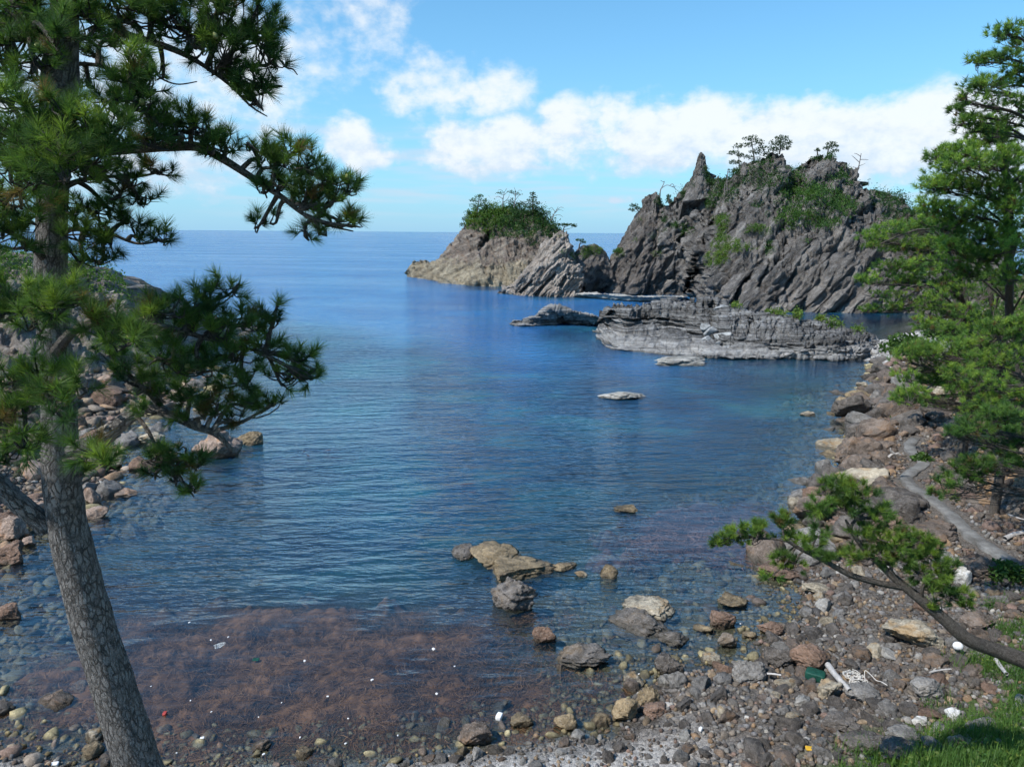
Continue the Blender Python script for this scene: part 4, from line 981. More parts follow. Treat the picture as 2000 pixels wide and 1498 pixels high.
def scatter():
    rs = np.random.RandomState(21)
    n = 130000
    X = rs.uniform(-46, 46, n); Y = rs.uniform(14.3, 78, n); q0, _ = project(np.stack([X, Y, X * 0 + 1], -1)); q0 = (q0[:, 0] > -60) & (q0[:, 0] < 2080); X, Y = X[q0], Y[q0]; n = len(X)
    Z, sd, hd = height(X, Y)
    px, dep = project(np.stack([X, Y, Z], -1))
    vis = (px[:, 0] > -25) & (px[:, 0] < 2030) & (px[:, 1] > 600) & (px[:, 1] < 1515)
    right = X > 1
    left = X < -13
    band = np.where(right, (sd > -8.0) & (hd < 1.5), np.where(left, (sd > -4.2) & (sd < np.where(Y > 36, 16, 8)), (sd > -2.2) & (sd < 2.2)))
    keep = vis & band
    # the gravel beach in front stays mostly clear, stones thin out under water
    gravel = (Y < 17.6 + 0.1 * X) & (X < 4.5)
    pk = np.where(sd < 0, np.clip(1 + sd / 9, .1, 1) * 0.8, 1.0) * np.where(left & (sd > -.3), np.where(Y < 34, .3, .6), 1.0) * np.where(gravel & (sd > .5), 0.3, 1.0) * np.where(hd > 0, 0.35, 1.0)
    pk = pk * np.clip(30 / Y, 0.5, 1)
    keep &= rs.uniform(size=n) < pk
    idx = np.where(keep)[0]
    u = rs.uniform(size=len(idx))
    far = np.clip((Y[idx] - 24) / 30, 0, 1)
    size = 0.072 * (1 - u * 0.985) ** (-0.45) * (1 + 1.25 * far)     # half width in metres
    size = np.minimum(size, 0.30 + 0.72 * far)
    size = np.where(left[idx], size * 1.25, size)
    bigb = right[idx] & (Y[idx] > 28) & (sd[idx] > -1.0) & (sd[idx] < 4.0) & (rs.uniform(size=len(idx)) < .07)
    size = np.where(bigb, rs.uniform(.5, 1.15, len(idx)), size)
    size = np.where(gravel[idx], np.minimum(size * 0.8, 0.2), size)
    order = np.argsort(-size)
    # dart throwing on a hash grid, large first
    cell = 0.5; grid = {}
    placed = []
    for (x, y, r) in TAKEN:
        for i in range(int((x - r) / cell) - 1, int((x + r) / cell) + 2):
            for j in range(int((y - r) / cell) - 1, int((y + r) / cell) + 2): grid.setdefault((i, j), []).append((x, y, r))
    pathpts = PATH_C
    for k in order:
        i = idx[k]; x, y, r = X[i], Y[i], size[k]
        if (right[i] and y > 22 and np.min(np.hypot(pathpts[:, 0] - x, pathpts[:, 1] - y)) < 0.62 + r): continue
        ci, cj = int(x // cell), int(y // cell); ok = True
        R_ = int(1.0 // cell) + 1
        for a in range(ci - R_, ci + R_ + 1):
            for b in range(cj - R_, cj + R_ + 1):
                for (qx, qy, qr) in grid.get((a, b), ()):
                    if (qx - x) ** 2 + (qy - y) ** 2 < (0.60 * (qr + r)) ** 2: ok = False; break
                if not ok: break
            if not ok: break
        if not ok: continue
        grid.setdefault((ci, cj), []).append((x, y, r)); placed.append((i, r))
        if len(placed) >= 9500: break
    placed = [(i, r, r / dep[i]) for i, r in placed]
    placed.sort(key=lambda q: -q[2])
    zones = {}
    single, rest = [], []
    for q in placed:
        i = q[0]
        zone = 'left' if X[i] < -12 else ('sea' if sd[i] < -0.15 else ('gravel' if (gravel[i] or X[i] < 3) else ('far' if Y[i] > 27 else 'near')))
        zones.setdefault(zone, 0)
        lim = {'left': 60, 'sea': 50, 'gravel': 30, 'far': 90, 'near': 150}[zone]
        # "sea" stones lie shallow enough to be seen through the water
        if zones[zone] < lim: zones[zone] += 1; single.append((q, zone))
        else: rest.append((q, zone))
    ZN = {'left': ('stone', 'stones of the left shore', ['b_pink', 'b_gold', 'b_rust', 'b_grey', 'b_brown', 'b_dark'], [.16, .1, .12, .2, .22, .2]),
          'sea': ('stone', 'stones in the shallows', ['b_ochre', 'b_brown', 'b_gold', 'b_dark', 'b_grey'], [.3, .25, .15, .15, .15]),
          'gravel': ('stone', 'stones on the gravel strip', ['b_grey', 'b_pale', 'b_ochre', 'b_brown', 'b_dark'], [.3, .2, .2, .15, .15]),
          'far': ('boulder', 'rubble boulders by the path', ['b_brown', 'b_dark', 'b_rust', 'b_grey', 'b_gold'], [.36, .44, .05, .11, .04]),
          'near': ('stone', 'stones of the near shingle beach', ['b_dark', 'b_grey', 'b_brown', 'b_pale', 'b_gold', 'b_rust'], [.38, .27, .15, .08, .06, .06])}
    CN = {'b_dark': 'dark', 'b_grey': 'grey', 'b_brown': 'brown', 'b_pale': 'pale grey', 'b_gold': 'yellowish', 'b_rust': 'rusty', 'b_pink': 'pinkish beige', 'b_ochre': 'ochre'}
    lm = [(a_, b_, at_z(a_, b_, 1.0)[:2], c_) for a_, b_, c_ in LANDMARKS]
    made = {}
    for (i, r, _), zone in single:
        nm, grp, mats, pw = ZN[zone]; mt = mats[rs.choice(len(mats), p=pw)]
        o = obj(nm, stone_mesh('grey', rs.randint(10)), None, None, (X[i], Y[i], Z[i] + r * 0.16))
        o.material_slots[0].link = 'OBJECT'; o.material_slots[0].material = M[mt]
        o.scale = (r * rs.uniform(0.95, 1.4), r * rs.uniform(0.8, 1.1), r * rs.uniform(0.55, 0.95))
        o.rotation_euler = (rs.uniform(-.4, .4), rs.uniform(-.4, .4), rs.uniform(0, 6.28))
        k = min(range(len(lm)), key=lambda j: (px[i, 0] - lm[j][0]) ** 2 + (1.4 * (px[i, 1] - lm[j][1])) ** 2)
        ex, ey = px[i, 0] - lm[k][0], px[i, 1] - lm[k][1]
        side = ('right of' if ex > 0 else 'left of') if abs(ex) > abs(ey) * 1.1 else ('in front of' if ey > 0 else 'behind')
        made.setdefault((CN[mt], nm, side, lm[k][3]), []).append((math.hypot(ex, ey), o, grp))
    ORD = ['nearest', 'second nearest', 'third nearest', 'fourth nearest', 'fifth nearest', 'sixth nearest', 'seventh nearest', 'eighth nearest', 'ninth nearest', 'tenth nearest', 'eleventh nearest', 'twelfth nearest']
    for (cn, nm, side, lname), lst in made.items():
        lst.sort(key=lambda q: q[0])
        for j, (_, o, grp) in enumerate(lst):
            pre = '' if len(lst) == 1 else (ORD[j] if j < len(ORD) else 'far') + ' '
            tag(o, f'{pre}{cn} {nm} {side} the {lname}', nm, grp)
    # the rest as one heap
    base = [stone_shape(900 + j, 2, 9, rough=.10, fine=0)[0] for j in range(14)]
    base1 = [stone_shape(930 + j, 1, 5, (.6, .9), rough=.25, fine=0)[0] for j in range(14)]
    VV, FF, CC = [], [], []; n0 = 0
    pal = {z_: np.array([c for _, c in p_]) for z_, p_ in (('near', GREYS), ('gravel', GREYS), ('far', BROWNS), ('left', WARMS), ('sea', BROWNS))}
    for k, ((i, r, _), zone) in enumerate(rest):
        a = rs.uniform(0, 6.28); c, s_ = math.cos(a), math.sin(a)
        big_ = k < len(rest) * .45; Fc = ICO[2][1] if big_ else ICO[1][1]
        V = (base if big_ else base1)[rs.randint(14)] * np.array([r * rs.uniform(.95, 1.4), r * rs.uniform(.8, 1.1), r * rs.uniform(.55, .9)])
        t1 = rs.uniform(-.4, .4); V = np.stack([V[:, 0], V[:, 1], V[:, 2] + t1 * V[:, 0]], -1)
        V = np.stack([c * V[:, 0] - s_ * V[:, 1], s_ * V[:, 0] + c * V[:, 1], V[:, 2]], -1) + np.array([X[i], Y[i], Z[i] + r * .14])
        p_ = pal[zone]; col = p_[rs.randint(len(p_))] * rs.uniform(.75, 1.3)
        if rs.uniform() < 0.025: col = np.array([.36, .34, .31])
        if zone == 'near' and rs.uniform() < .15: col = np.array(BROWNS[rs.randint(6)][1]) * 1.1
        if sd[i] < -0.2: col = np.array([.27, .23, .13]) * rs.uniform(.5, 1.5) if rs.uniform() < .75 else col * 1.2
        VV.append(V); FF.append(Fc + n0); n0 += len(V); CC.append(np.tile(col, (len(V), 1)))
    # small fill between them
    m = 90000; x = rs.uniform(-27, 40, m); y = rs.uniform(14.6, 62, m); z, s2, h2 = height(x, y); q, dq = project(np.stack([x, y, z], -1))
    gv = (y < 17.6 + .1 * x) & (x < 4.5)
    ok = (q[:, 0] > -10) & (q[:, 0] < 2015) & (q[:, 1] < 1510) & np.where(x > 1, (s2 > -2.2) & (h2 < 2.5), np.where(x < -13, (s2 > -1.5) & (s2 < 6), (s2 > -.8) & (s2 < 2))) & (rs.uniform(size=m) < np.where(gv & (s2 > .4), .6, 1) * np.where(s2 < 0, .5, 1) * np.clip((26 / y) ** 1.5, .1, 1))
    ok &= np.array([np.min(np.hypot(PATH_C[:, 0] - a_, PATH_C[:, 1] - b_)) > .6 if (b_ > 22 and a_ > 10) else True for a_, b_ in zip(x, y)])
    ii = np.where(ok)[0][:13000]; nn = len(ii); r_ = rs.uniform(.03, .10, nn) * (1 + .8 * np.clip((y[ii] - 24) / 30, 0, 1)); r_ = np.where(gv[ii], r_ * .7, r_)
    which = rs.randint(14, size=nn); B0 = np.stack([stone_shape(950 + j, 1, 5, (.6, .9), rough=.25, fine=0)[0] for j in range(14)])[which]; Fc = ICO[1][1]
    B0 = B0 * (r_[:, None] * rs.uniform(.7, 1.3, (nn, 3)))[:, None, :]; a_ = rs.uniform(0, 6.28, nn)[:, None]
    B0 = np.stack([np.cos(a_) * B0[..., 0] - np.sin(a_) * B0[..., 1], np.sin(a_) * B0[..., 0] + np.cos(a_) * B0[..., 1], B0[..., 2]], -1) + np.stack([x[ii], y[ii], z[ii] + r_ * .4], -1)[:, None, :]
    allc = np.array([c for _, c in GREYS] * 2 + [c for _, c in BROWNS] + [(.26, .24, .21)]); cc = allc[rs.randint(len(allc), size=nn)] * rs.uniform(.7, 1.3, (nn, 1))
    cc = np.where((s2[ii] < -.1)[:, None], np.array([.19, .15, .075]) * rs.uniform(.5, 1.5, (nn, 1)), cc)
    n0 = sum(len(v) for v in VV); nv = B0.shape[1]
    VV.append(B0.reshape(-1, 3)); FF.append((Fc[None] + (n0 + np.arange(nn) * nv)[:, None, None]).reshape(-1, 3)); CC.append(np.repeat(cc, nv, 0))
    print('fill', nn)
    me = mesh('shingle', np.concatenate(VV), np.concatenate(FF), False, np.concatenate(CC))
    tag(obj('shingle', me, M['stone_attr']), 'small grey and brown stones covering the shores of the bay', 'shingle', kind='stuff')
    print('stones', len(single), len(rest), zones)
scatter()

# pebbles of the small white beach behind the ledge
def pebble_spit():
    rs = np.random.RandomState(31)
    VV, FF, CC = [], [], []; Fc = ICO[1][1]; k = 0
    X = rs.uniform(36, 62, 5200); Y = rs.uniform(72, 104, 5200); Z, sd, hd = height(X, Y)
    for i in np.where((sd > -1.0) & (sd < 5.5) & (hd < 0.5))[0][:1500]:
        r = 0.10 * (1 - rs.uniform() * .96) ** -.5
        V = ICO[1][0] * rs.uniform(.6, 1.2, (1, 3)) * r * (1 + .2 * rs.normal(size=(12, 1))) + np.array([X[i], Y[i], Z[i] + r * .3])
        VV.append(V); FF.append(Fc + 12 * k); CC.append(np.tile(np.array([.38, .37, .355]) * rs.uniform(.5, 1.3), (12, 1))); k += 1
    me = mesh('pebbles', np.concatenate(VV), np.concatenate(FF), True, np.concatenate(CC))
    tag(obj('pebbles', me, M['stone_attr']), 'pale pebbles of the small beach behind the layered ledge', 'pebbles', kind='stuff')
pebble_spit()

# ------------------------------------------------------------------ trees
def resample(P, rad, n):
    P = np.asarray(P, float); rad = np.asarray(rad, float)
    s = np.concatenate([[0], np.cumsum(np.linalg.norm(np.diff(P, axis=0), axis=1))])
    # Catmull-Rom through the points
    t = np.linspace(0, s[-1], n); k = np.clip(np.searchsorted(s, t, 'right') - 1, 0, len(P) - 2)
    u = ((t - s[k]) / np.maximum(s[k + 1] - s[k], 1e-9))[:, None]
    p0 = P[np.maximum(k - 1, 0)]; p1 = P[k]; p2 = P[k + 1]; p3 = P[np.minimum(k + 2, len(P) - 1)]
    Q = 0.5 * (2 * p1 + (p2 - p0) * u + (2 * p0 - 5 * p1 + 4 * p2 - p3) * u ** 2 + (3 * p1 - 3 * p2 + p3 - p0) * u ** 3)
    return Q, np.interp(t, s, rad), t

def tube(P, rad, n, sides=8, lump=0.0, seed=0):
    Q, r, t = resample(P, rad, n)
    T = np.gradient(Q, axis=0); T /= np.linalg.norm(T, axis=1)[:, None]
    ref = np.array([0.05, 1.0, 0.1]); U = np.cross(T, ref); U /= np.linalg.norm(U, axis=1)[:, None]; W = np.cross(T, U)
    a = np.linspace(0, 2 * np.pi, sides + 1)           # seam doubled so that the bark can wrap
    a = a + math.pi / 2
    rr = np.repeat(r[:, None], sides + 1, 1)
    dirs = U[:, None, :] * np.cos(a)[None, :, None] + W[:, None, :] * np.sin(a)[None, :, None]
    V = Q[:, None, :] + dirs * rr[..., None]
    if lump:
        d = lump * fbm((Q[:, None, :] + dirs * 0.15).reshape(-1, 3) * 4 + seed, 3)
        V = V + dirs * (rr * d.reshape(rr.shape))[..., None]
    uv = np.stack([a[None, :] * rr, np.repeat(t[:, None], sides + 1, 1), rr * 0], -1)
    return V.reshape(-1, 3), grid_faces(n, sides + 1)[:, ::-1], uv.reshape(-1, 3)

def wood_obj(name, tubes, mat, parent):
    V = np.concatenate([t[0] for t in tubes]); uv = np.concatenate([t[2] for t in tubes]); Fs = []; n = 0
    for t in tubes: Fs.append(t[1] + n); n += len(t[0])
    me = mesh(name, local(V, parent), np.concatenate(Fs), True)
    at = me.attributes.new('bark', 'FLOAT_VECTOR', 'POINT'); at.data.foreach_set('vector', uv.astype(np.float32).ravel())
    return obj(name, me, mat, parent)

def needles(P, A, C, k, L, w, rs, shoot=0.55, spread=(0.35, 1.25), droop=0.06):
    n = len(P)
    P = np.repeat(P, k, 0); A = np.repeat(A, k, 0); C = np.repeat(C, k, 0); Lr = np.repeat(np.broadcast_to(L, (n,)), k)
    ref = np.where(np.abs(A[:, 2:3]) > .9, np.array([[1., 0, 0]]), np.array([[0, 0, 1.]]))
    B = np.cross(A, ref); B /= np.linalg.norm(B, axis=1)[:, None]; D = np.cross(A, B)
    ph = rs.uniform(0, 6.283, n * k); u = rs.uniform(0, 1, n * k)
    th = spread[0] + (spread[1] - spread[0]) * (1 - u * 0.75) * rs.uniform(.6, 1.1, n * k)
    d = A * np.cos(th)[:, None] + (B * np.cos(ph)[:, None] + D * np.sin(ph)[:, None]) * np.sin(th)[:, None]
    ln = Lr * rs.uniform(.75, 1.12, n * k)
    b = P + A * (u * shoot * Lr)[:, None]
    tip = b + d * ln[:, None]; tip[:, 2] -= droop * ln
    s_ = np.cross(d, rs.normal(size=(n * k, 3))); s_ /= np.linalg.norm(s_, axis=1)[:, None] + 1e-9
    s_ = s_ * (w * 0.5)
    V = np.stack([b - s_, b + s_, tip], 1).reshape(-1, 3)
    col = C * rs.uniform(.72, 1.28, (n * k, 1))
    return V, np.repeat(col, 3, 0)

G_DARK, G_MID, G_BRIGHT = np.array([0.036, 0.080, 0.028]), np.array([0.100, 0.178, 0.040]), np.array([0.195, 0.270, 0.046])

def foliage_obj(name, packs, mat, parent, kind=None):
    V = np.concatenate([p[0] for p in packs]); C = np.concatenate([p[1] for p in packs])
    o = obj(name, mesh(name, local(V, parent), np.arange(len(V)).reshape(-1, 3), False, np.clip(C, 0.004, .6)), mat, parent)
    return o

def unit(v): return v / (np.linalg.norm(v, axis=-1, keepdims=True) + 1e-9)

def dens(poly, step=0.12):
    P, _, _ = resample(poly, np.zeros(len(poly)), 40); return P

class Pine:
    def __init__(s, name, label, base, cat='tree', group=None, seed=0, scale=1.0, bark='bark', twig_r=0.006, dk=1.0):
        s.dk = dk
        s.root = empty(name, base); tag(s.root, label, cat, group)
        s.rs = np.random.RandomState(seed); s.scale = scale; s.bark = bark; s.twig_r = twig_r
    def trunk(s, P, rad, n=60, sides=24, lump=0.12, extra=(), name='trunk', mat=None):
        s.tP = dens(P)
        tubes = [tube(P, rad, n, sides, lump, 3)]
        for (q, r_) in extra: tubes.append(tube(q, r_, 24, 12, .1, 5))
        return wood_obj(name, tubes, M[mat or s.bark], s.root)
    def limb(s, poly, rad, blobs, k=105, L=0.105, w=0.0034, attach='near', up=0.75, flat=1.0, bright=0.35, cones=0, sub_r=0.014, spread=(0.35, 1.25), name='branch', wood='bark_fine', segs=30, sides=10, tone=1.0, shoot=.55, twigs=True):
        rs = s.rs; tubes = []
        if poly is not None:
            tubes.append(tube(poly, rad, segs, sides, .1, rs.randint(99))); sk = dens(poly)
        else: sk = s.tP
        P_all, A_all, C_all, L_all = [], [], [], []
        for (c, r3, n) in blobs:
            n = max(1, int(n * s.dk + .5)); r3 = r3 * (1.08 if s.dk > 1 else 1)
            c = np.asarray(c, float)
            d = np.linalg.norm(sk - c, axis=1)
            if attach == 'pad':
                hd_ = np.hypot(sk[:, 0] - c[0], sk[:, 1] - c[1]); j = np.argmin(np.abs(sk[:, 2] - (c[2] - 0.22 * hd_ - r3[2])))
            else: j = np.argmin((d + 0.15 * rs.uniform(size=len(d)))[:35])
            a = sk[j]; m = (a + c) / 2 + rs.normal(size=3) * np.linalg.norm(c - a) * .07; m[2] += 0.08 * np.linalg.norm(c - a)
            lowc = c - np.array([0, 0, r3[2] * .4])
            sub = [a, m, lowc, c + rs.normal(size=3) * r3 * .5]
            tubes.append(tube(sub, [sub_r * 1.4, sub_r, sub_r * .7, sub_r * .35], 12, 6, .1))
            subP = dens(sub)[16:]
            q = unit(rs.normal(size=(n, 3))) * (rs.uniform(size=(n, 1)) ** .45)
            q[:, 2] = q[:, 2] * flat
            P = c + q * r3
            ax = unit(q * 0.8 + np.array([0, 0, up]) + rs.normal(size=(n, 3)) * .32)
            tone_b = tone * rs.uniform(.85, 1.15)
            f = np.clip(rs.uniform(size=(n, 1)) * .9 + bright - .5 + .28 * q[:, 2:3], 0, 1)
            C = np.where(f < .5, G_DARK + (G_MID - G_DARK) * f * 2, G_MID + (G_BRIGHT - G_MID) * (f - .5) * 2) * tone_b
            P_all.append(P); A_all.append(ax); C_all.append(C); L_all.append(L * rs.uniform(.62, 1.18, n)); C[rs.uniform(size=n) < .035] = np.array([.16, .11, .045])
            if twigs:
                for i in range(0, n, 1 if k > 55 else 2):
                    b = subP[rs.randint(len(subP))]
                    mid = (b + P[i]) / 2 + np.array([0, 0, -.02 * s.scale]) + rs.normal(size=3) * .02 * s.scale
                    e = P[i] + ax[i] * L * .3
                    tubes.append(tube([b, mid, P[i], e], [s.twig_r * 1.3, s.twig_r, s.twig_r * .8, s.twig_r * .5], 5, 3))
        b_o = wood_obj(name, tubes, M[wood], s.root) if tubes else s.root
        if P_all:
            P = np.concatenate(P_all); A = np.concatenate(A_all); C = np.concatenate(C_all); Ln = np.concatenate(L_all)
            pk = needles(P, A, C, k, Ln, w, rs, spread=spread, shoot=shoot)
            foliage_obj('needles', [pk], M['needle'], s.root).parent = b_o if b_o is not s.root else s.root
            if cones:
                for i in rs.choice(len(P), cones, replace=False):
                    cone(P[i] + A[i] * L * .35 + rs.normal(size=3) * .015, A[i], s.root)
        return b_o

_cone_me = None
def cone(p, a, root):
    global _cone_me
    if _cone_me is None:
        V, Fc = ICO[3]; V = V.copy(); V = V * (1 + .12 * np.sin(V[:, 2:3] * 14 + 3 * np.arctan2(V[:, 1:2], V[:, 0:1])))
        V[:, :2] *= (0.62 + .25 * (1 - V[:, 2:3]) * .5); _cone_me = mesh('pine_cone', V * .021, Fc, True); _cone_me.materials.append(M['cone'])
    o = obj('pine_cone', _cone_me, None, root, p - np.array(root.location))
    o.rotation_euler = Vector(a).to_track_quat('Z', 'Y').to_euler()

def B(lst, rz=0.8):
    """pixel blobs (px, py, depth, rx, ry, n) -> world ellipsoids"""
    out = []
    for (px, py, d, rx, ry, n) in lst:
        out.append((at_d(px, py, d), np.array([rx * d / FPX, max(rx, ry) * d / FPX * rz, ry * d / FPX]), n))
    return out
def L3(lst): return [at_d(*q) for q in lst]
def RD(px_w, depth): return px_w * 0.5 * depth / FPX

# ---- the tall pine on the left
tr_px = [(330, 1640, 5.65), (300, 1575, 5.6), (272, 1498, 5.55), (208, 1300, 5.5), (162, 1150, 5.45), (128, 1000, 5.4), (118, 880, 5.3), (114, 780, 5.25), (104, 640, 5.2), (100, 500, 5.15), (102, 400, 5.1), (110, 280, 4.95), (117, 160, 4.85), (124, 60, 4.8), (128, -30, 4.8), (130, -160, 4.85), (120, -340, 4.9)]
tr_w = [100, 98, 94, 85, 80, 74, 68, 62, 57, 55, 53, 56, 62, 48, 38, 28, 10]
TP = L3(tr_px)
base = TP[0].copy(); gz = hz(base[0], base[1]); 
foot = np.array([base[0] + 0.25, base[1] + 0.1, gz - 0.2])
T1 = Pine('pine_tree', 'tall leaning black pine with scaly grey trunk on the left', (foot[0], foot[1], gz), seed=4, dk=1.2)
T1.trunk([foot] + TP, [RD(118, 5.6)] + [RD(w, p[2]) for w, p in zip(tr_w, tr_px)], 130, 40, .10)
Ps = L3([(95, 1030, 5.4), (40, 985, 5.3), (-30, 925, 5.2), (-120, 880, 5.0), (-220, 850, 4.9)])
T1.limb(Ps, [RD(44, 5.3), RD(40, 5.3), RD(36, 5.2), .05, .03], B([(-150, 830, 5, 60, 40, 14), (-80, 880, 4.9, 50, 40, 10)]), segs=40, sides=16, wood='bark')
# top limb to the right
T1.limb(L3([(130, 20, 4.8), (180, 25, 4.85), (215, 42, 4.9), (245, 68, 4.95), (300, 84, 5), (350, 102, 5), (400, 130, 5.05), (450, 168, 5.1), (490, 208, 5.1), (522, 228, 5.1)]),
        [RD(20, 4.8), RD(18, 4.8), RD(17, 4.9), RD(16, 5), RD(13, 5), RD(11, 5), RD(8, 5), RD(5, 5), RD(4, 5), RD(2, 5)],
        B([(235, 20, 4.8, 60, 38, 20), (300, 25, 5, 55, 40, 22), (365, 40, 5.0, 55, 42, 24), (435, 35, 5, 50, 42, 22), (500, 48, 5.1, 48, 38, 22), (525, 100, 5.1, 32, 48, 18), (440, 95, 5, 46, 30, 16), (395, 85, 5, 30, 25, 10), (490, 150, 5.1, 44, 32, 16), (450, 150, 5.1, 25, 20, 6), (508, 200, 5.1, 22, 22, 9), (220, 80, 5.2, 36, 26, 9), (318, 142, 5.2, 14, 18, 3), (300, -30, 5, 120, 50, 30), (450, -30, 5, 80, 45, 22)]), cones=3, bright=.30)
T1.limb(L3([(540, 110, 5.1), (560, 132, 5.1), (572, 136, 5.1), (581, 147, 5.1)]), [RD(5, 5), RD(4, 5), RD(3, 5), RD(2, 5)], [], name='bare_twig', segs=16, sides=6)
T1.limb(L3([(150, 125, 5), (190, 128, 5.05), (225, 138, 5.1), (260, 140, 5.1)]), [RD(8, 5), RD(7, 5), RD(6, 5), RD(3, 5)], B([(172, 160, 5.1, 18, 22, 4), (210, 60, 5.2, 30, 35, 8), (180, 100, 5.2, 30, 25, 6)]))
T1.limb(L3([(285, 95, 5.1), (300, 125, 5.1), (310, 150, 5.1), (345, 165, 5.15), (385, 160, 5.2)]), [RD(6, 5), RD(5, 5), RD(4, 5), RD(3, 5), RD(2, 5)], [], name='bare_twig', segs=20, sides=6)
# upper crown left of and before the trunk
T1.limb(L3([(110, 80, 4.8), (60, 65, 4.7), (0, 85, 4.7), (-60, 95, 4.7)]), [RD(20, 4.8), RD(16, 4.8), RD(12, 4.7), RD(6, 4.7)],
        B([(30, 25, 4.7, 70, 40, 20), (80, 20, 4.6, 50, 40, 12), (110, 75, 4.3, 40, 42, 11), (30, 95, 4.7, 60, 35, 16), (70, 130, 4.6, 45, 30, 9), (165, 55, 4.6, 35, 40, 10), (-40, 60, 4.8, 60, 60, 16), (150, 5, 4.6, 50, 30, 12), (20, 140, 4.7, 50, 30, 12), (60, 60, 4.9, 60, 40, 14), (10, 10, 4.9, 60, 40, 14)]), cones=3)
# upright shoot with cones
T1.limb(L3([(170, 300, 4.8), (205, 285, 4.6), (232, 250, 4.55), (246, 205, 4.5), (256, 160, 4.5), (265, 115, 4.5)]), [RD(12, 4.7), RD(10, 4.6), RD(8, 4.6), RD(6, 4.5), RD(5, 4.5), RD(3, 4.5)],
        B([(264, 122, 4.5, 18, 24, 8), (248, 160, 4.5, 34, 22, 13), (285, 170, 4.5, 26, 20, 8), (265, 200, 4.5, 42, 22, 13), (218, 205, 4.5, 34, 24, 9), (305, 228, 4.6, 36, 22, 10)]), cones=12, bright=.42)
# middle crown, nearest to the viewer
T1.limb(L3([(112, 310, 5), (90, 280, 4.6), (50, 260, 4.3), (0, 250, 4.2)]), [RD(16, 5), RD(12, 4.6), RD(9, 4.3), RD(5, 4.2)],
        B([(20, 190, 4.3, 50, 36, 12), (62, 210, 4.2, 50, 32, 12), (20, 260, 4.2, 55, 36, 14), (60, 300, 4.1, 60, 36, 14), (20, 340, 4.2, 50, 36, 12), (75, 345, 4.0, 40, 32, 8), (-50, 260, 4.3, 60, 80, 20), (40, 395, 4.5, 50, 26, 9)]), L=.112, cones=4, bright=.4)
T1.limb(L3([(115, 300, 5), (130, 270, 4.5), (160, 265, 4.3), (200, 262, 4.25)]), [RD(14, 5), RD(11, 4.5), RD(8, 4.3), RD(5, 4.2)],
        B([(125, 225, 4.2, 45, 30, 10), (160, 245, 4.2, 50, 32, 12), (205, 250, 4.3, 45, 28, 12), (120, 290, 4.0, 45, 34, 10), (170, 300, 4.2, 50, 32, 12), (225, 285, 4.4, 45, 26, 10), (120, 340, 4.0, 38, 30, 7), (165, 335, 4.2, 40, 26, 7)]), L=.112, cones=7, bright=.45)
# the long limb to the right
T1.limb(L3([(115, 305, 5.05), (180, 296, 4.9), (260, 291, 4.85), (330, 287, 4.85), (388, 287, 4.9), (430, 308, 4.95), (500, 352, 5), (550, 385, 5), (595, 420, 5.05), (640, 440, 5.1), (690, 452, 5.1)]),
        [RD(26, 5), RD(22, 4.9), RD(18, 4.85), RD(17, 4.9), RD(17, 4.9), RD(15, 5), RD(13, 5), RD(11, 5), RD(8, 5), RD(5, 5), RD(2.5, 5)],
        B([(340, 255, 4.75, 40, 24, 13), (370, 238, 4.8, 32, 22, 10), (400, 262, 4.85, 36, 20, 11), (440, 285, 4.95, 28, 18, 9), (285, 272, 4.6, 36, 20, 8), (415, 295, 4.8, 26, 15, 6), (505, 300, 5, 26, 22, 9), (535, 320, 5, 32, 20, 11), (565, 295, 5.05, 26, 28, 9), (598, 322, 5.1, 36, 24, 12), (640, 345, 5.1, 36, 22, 12), (676, 368, 5.1, 24, 14, 8), (545, 358, 5.0, 36, 16, 9), (600, 372, 5.05, 36, 18, 10), (515, 372, 5, 22, 14, 4), (598, 400, 5.05, 28, 16, 8), (645, 395, 5.1, 32, 16, 9), (665, 425, 5.1, 26, 14, 6), (690, 436, 5.1, 16, 12, 5), (625, 452, 5.1, 14, 14, 4), (505, 436, 5.1, 12, 14, 3), (538, 430, 5.1, 10, 14, 2), (595, 458, 5.1, 14, 12, 3)]), bright=.28, cones=2, segs=60, sides=12)
T1.limb(L3([(110, 372, 5.1), (160, 352, 5), (215, 345, 4.95), (270, 345, 4.95), (330, 332, 4.95)]), [RD(14, 5.1), RD(9, 5), RD(7, 5), RD(5, 5), RD(3, 5)],
        B([(190, 345, 4.9, 40, 22, 8), (250, 340, 4.9, 36, 20, 8), (305, 332, 4.95, 28, 13, 7), (235, 372, 5.1, 36, 18, 7), (280, 390, 5.2, 34, 20, 7), (215, 400, 5.2, 34, 22, 7)]), bright=.25)
T1.limb(L3([(105, 455, 5.15), (150, 448, 5.1), (210, 455, 5.1), (270, 476, 5.1), (330, 466, 5.15)]), [RD(14, 5.1), RD(9, 5), RD(7, 5), RD(5, 5), RD(3, 5)],
        B([(150, 400, 5.05, 40, 26, 9), (195, 425, 5.1, 40, 22, 10), (160, 460, 5.0, 40, 24, 9), (215, 470, 5.1, 40, 20, 9), (265, 455, 5.15, 34, 18, 7), (318, 466, 5.15, 22, 15, 6), (200, 505, 5.1, 36, 16, 6), (160, 505, 5, 34, 22, 6), (250, 425, 5.2, 34, 20, 6)]), bright=.22)
T1.limb(L3([(100, 520, 5.2), (60, 480, 4.9), (20, 455, 4.7), (-40, 440, 4.6)]), [RD(18, 5.1), RD(12, 5), RD(9, 4.8), RD(5, 4.7)],
        B([(40, 430, 4.7, 42, 26, 9), (0, 450, 4.6, 45, 36, 10), (50, 480, 4.7, 36, 24, 6), (10, 390, 4.6, 40, 30, 8), (-60, 420, 4.7, 60, 60, 14)]))
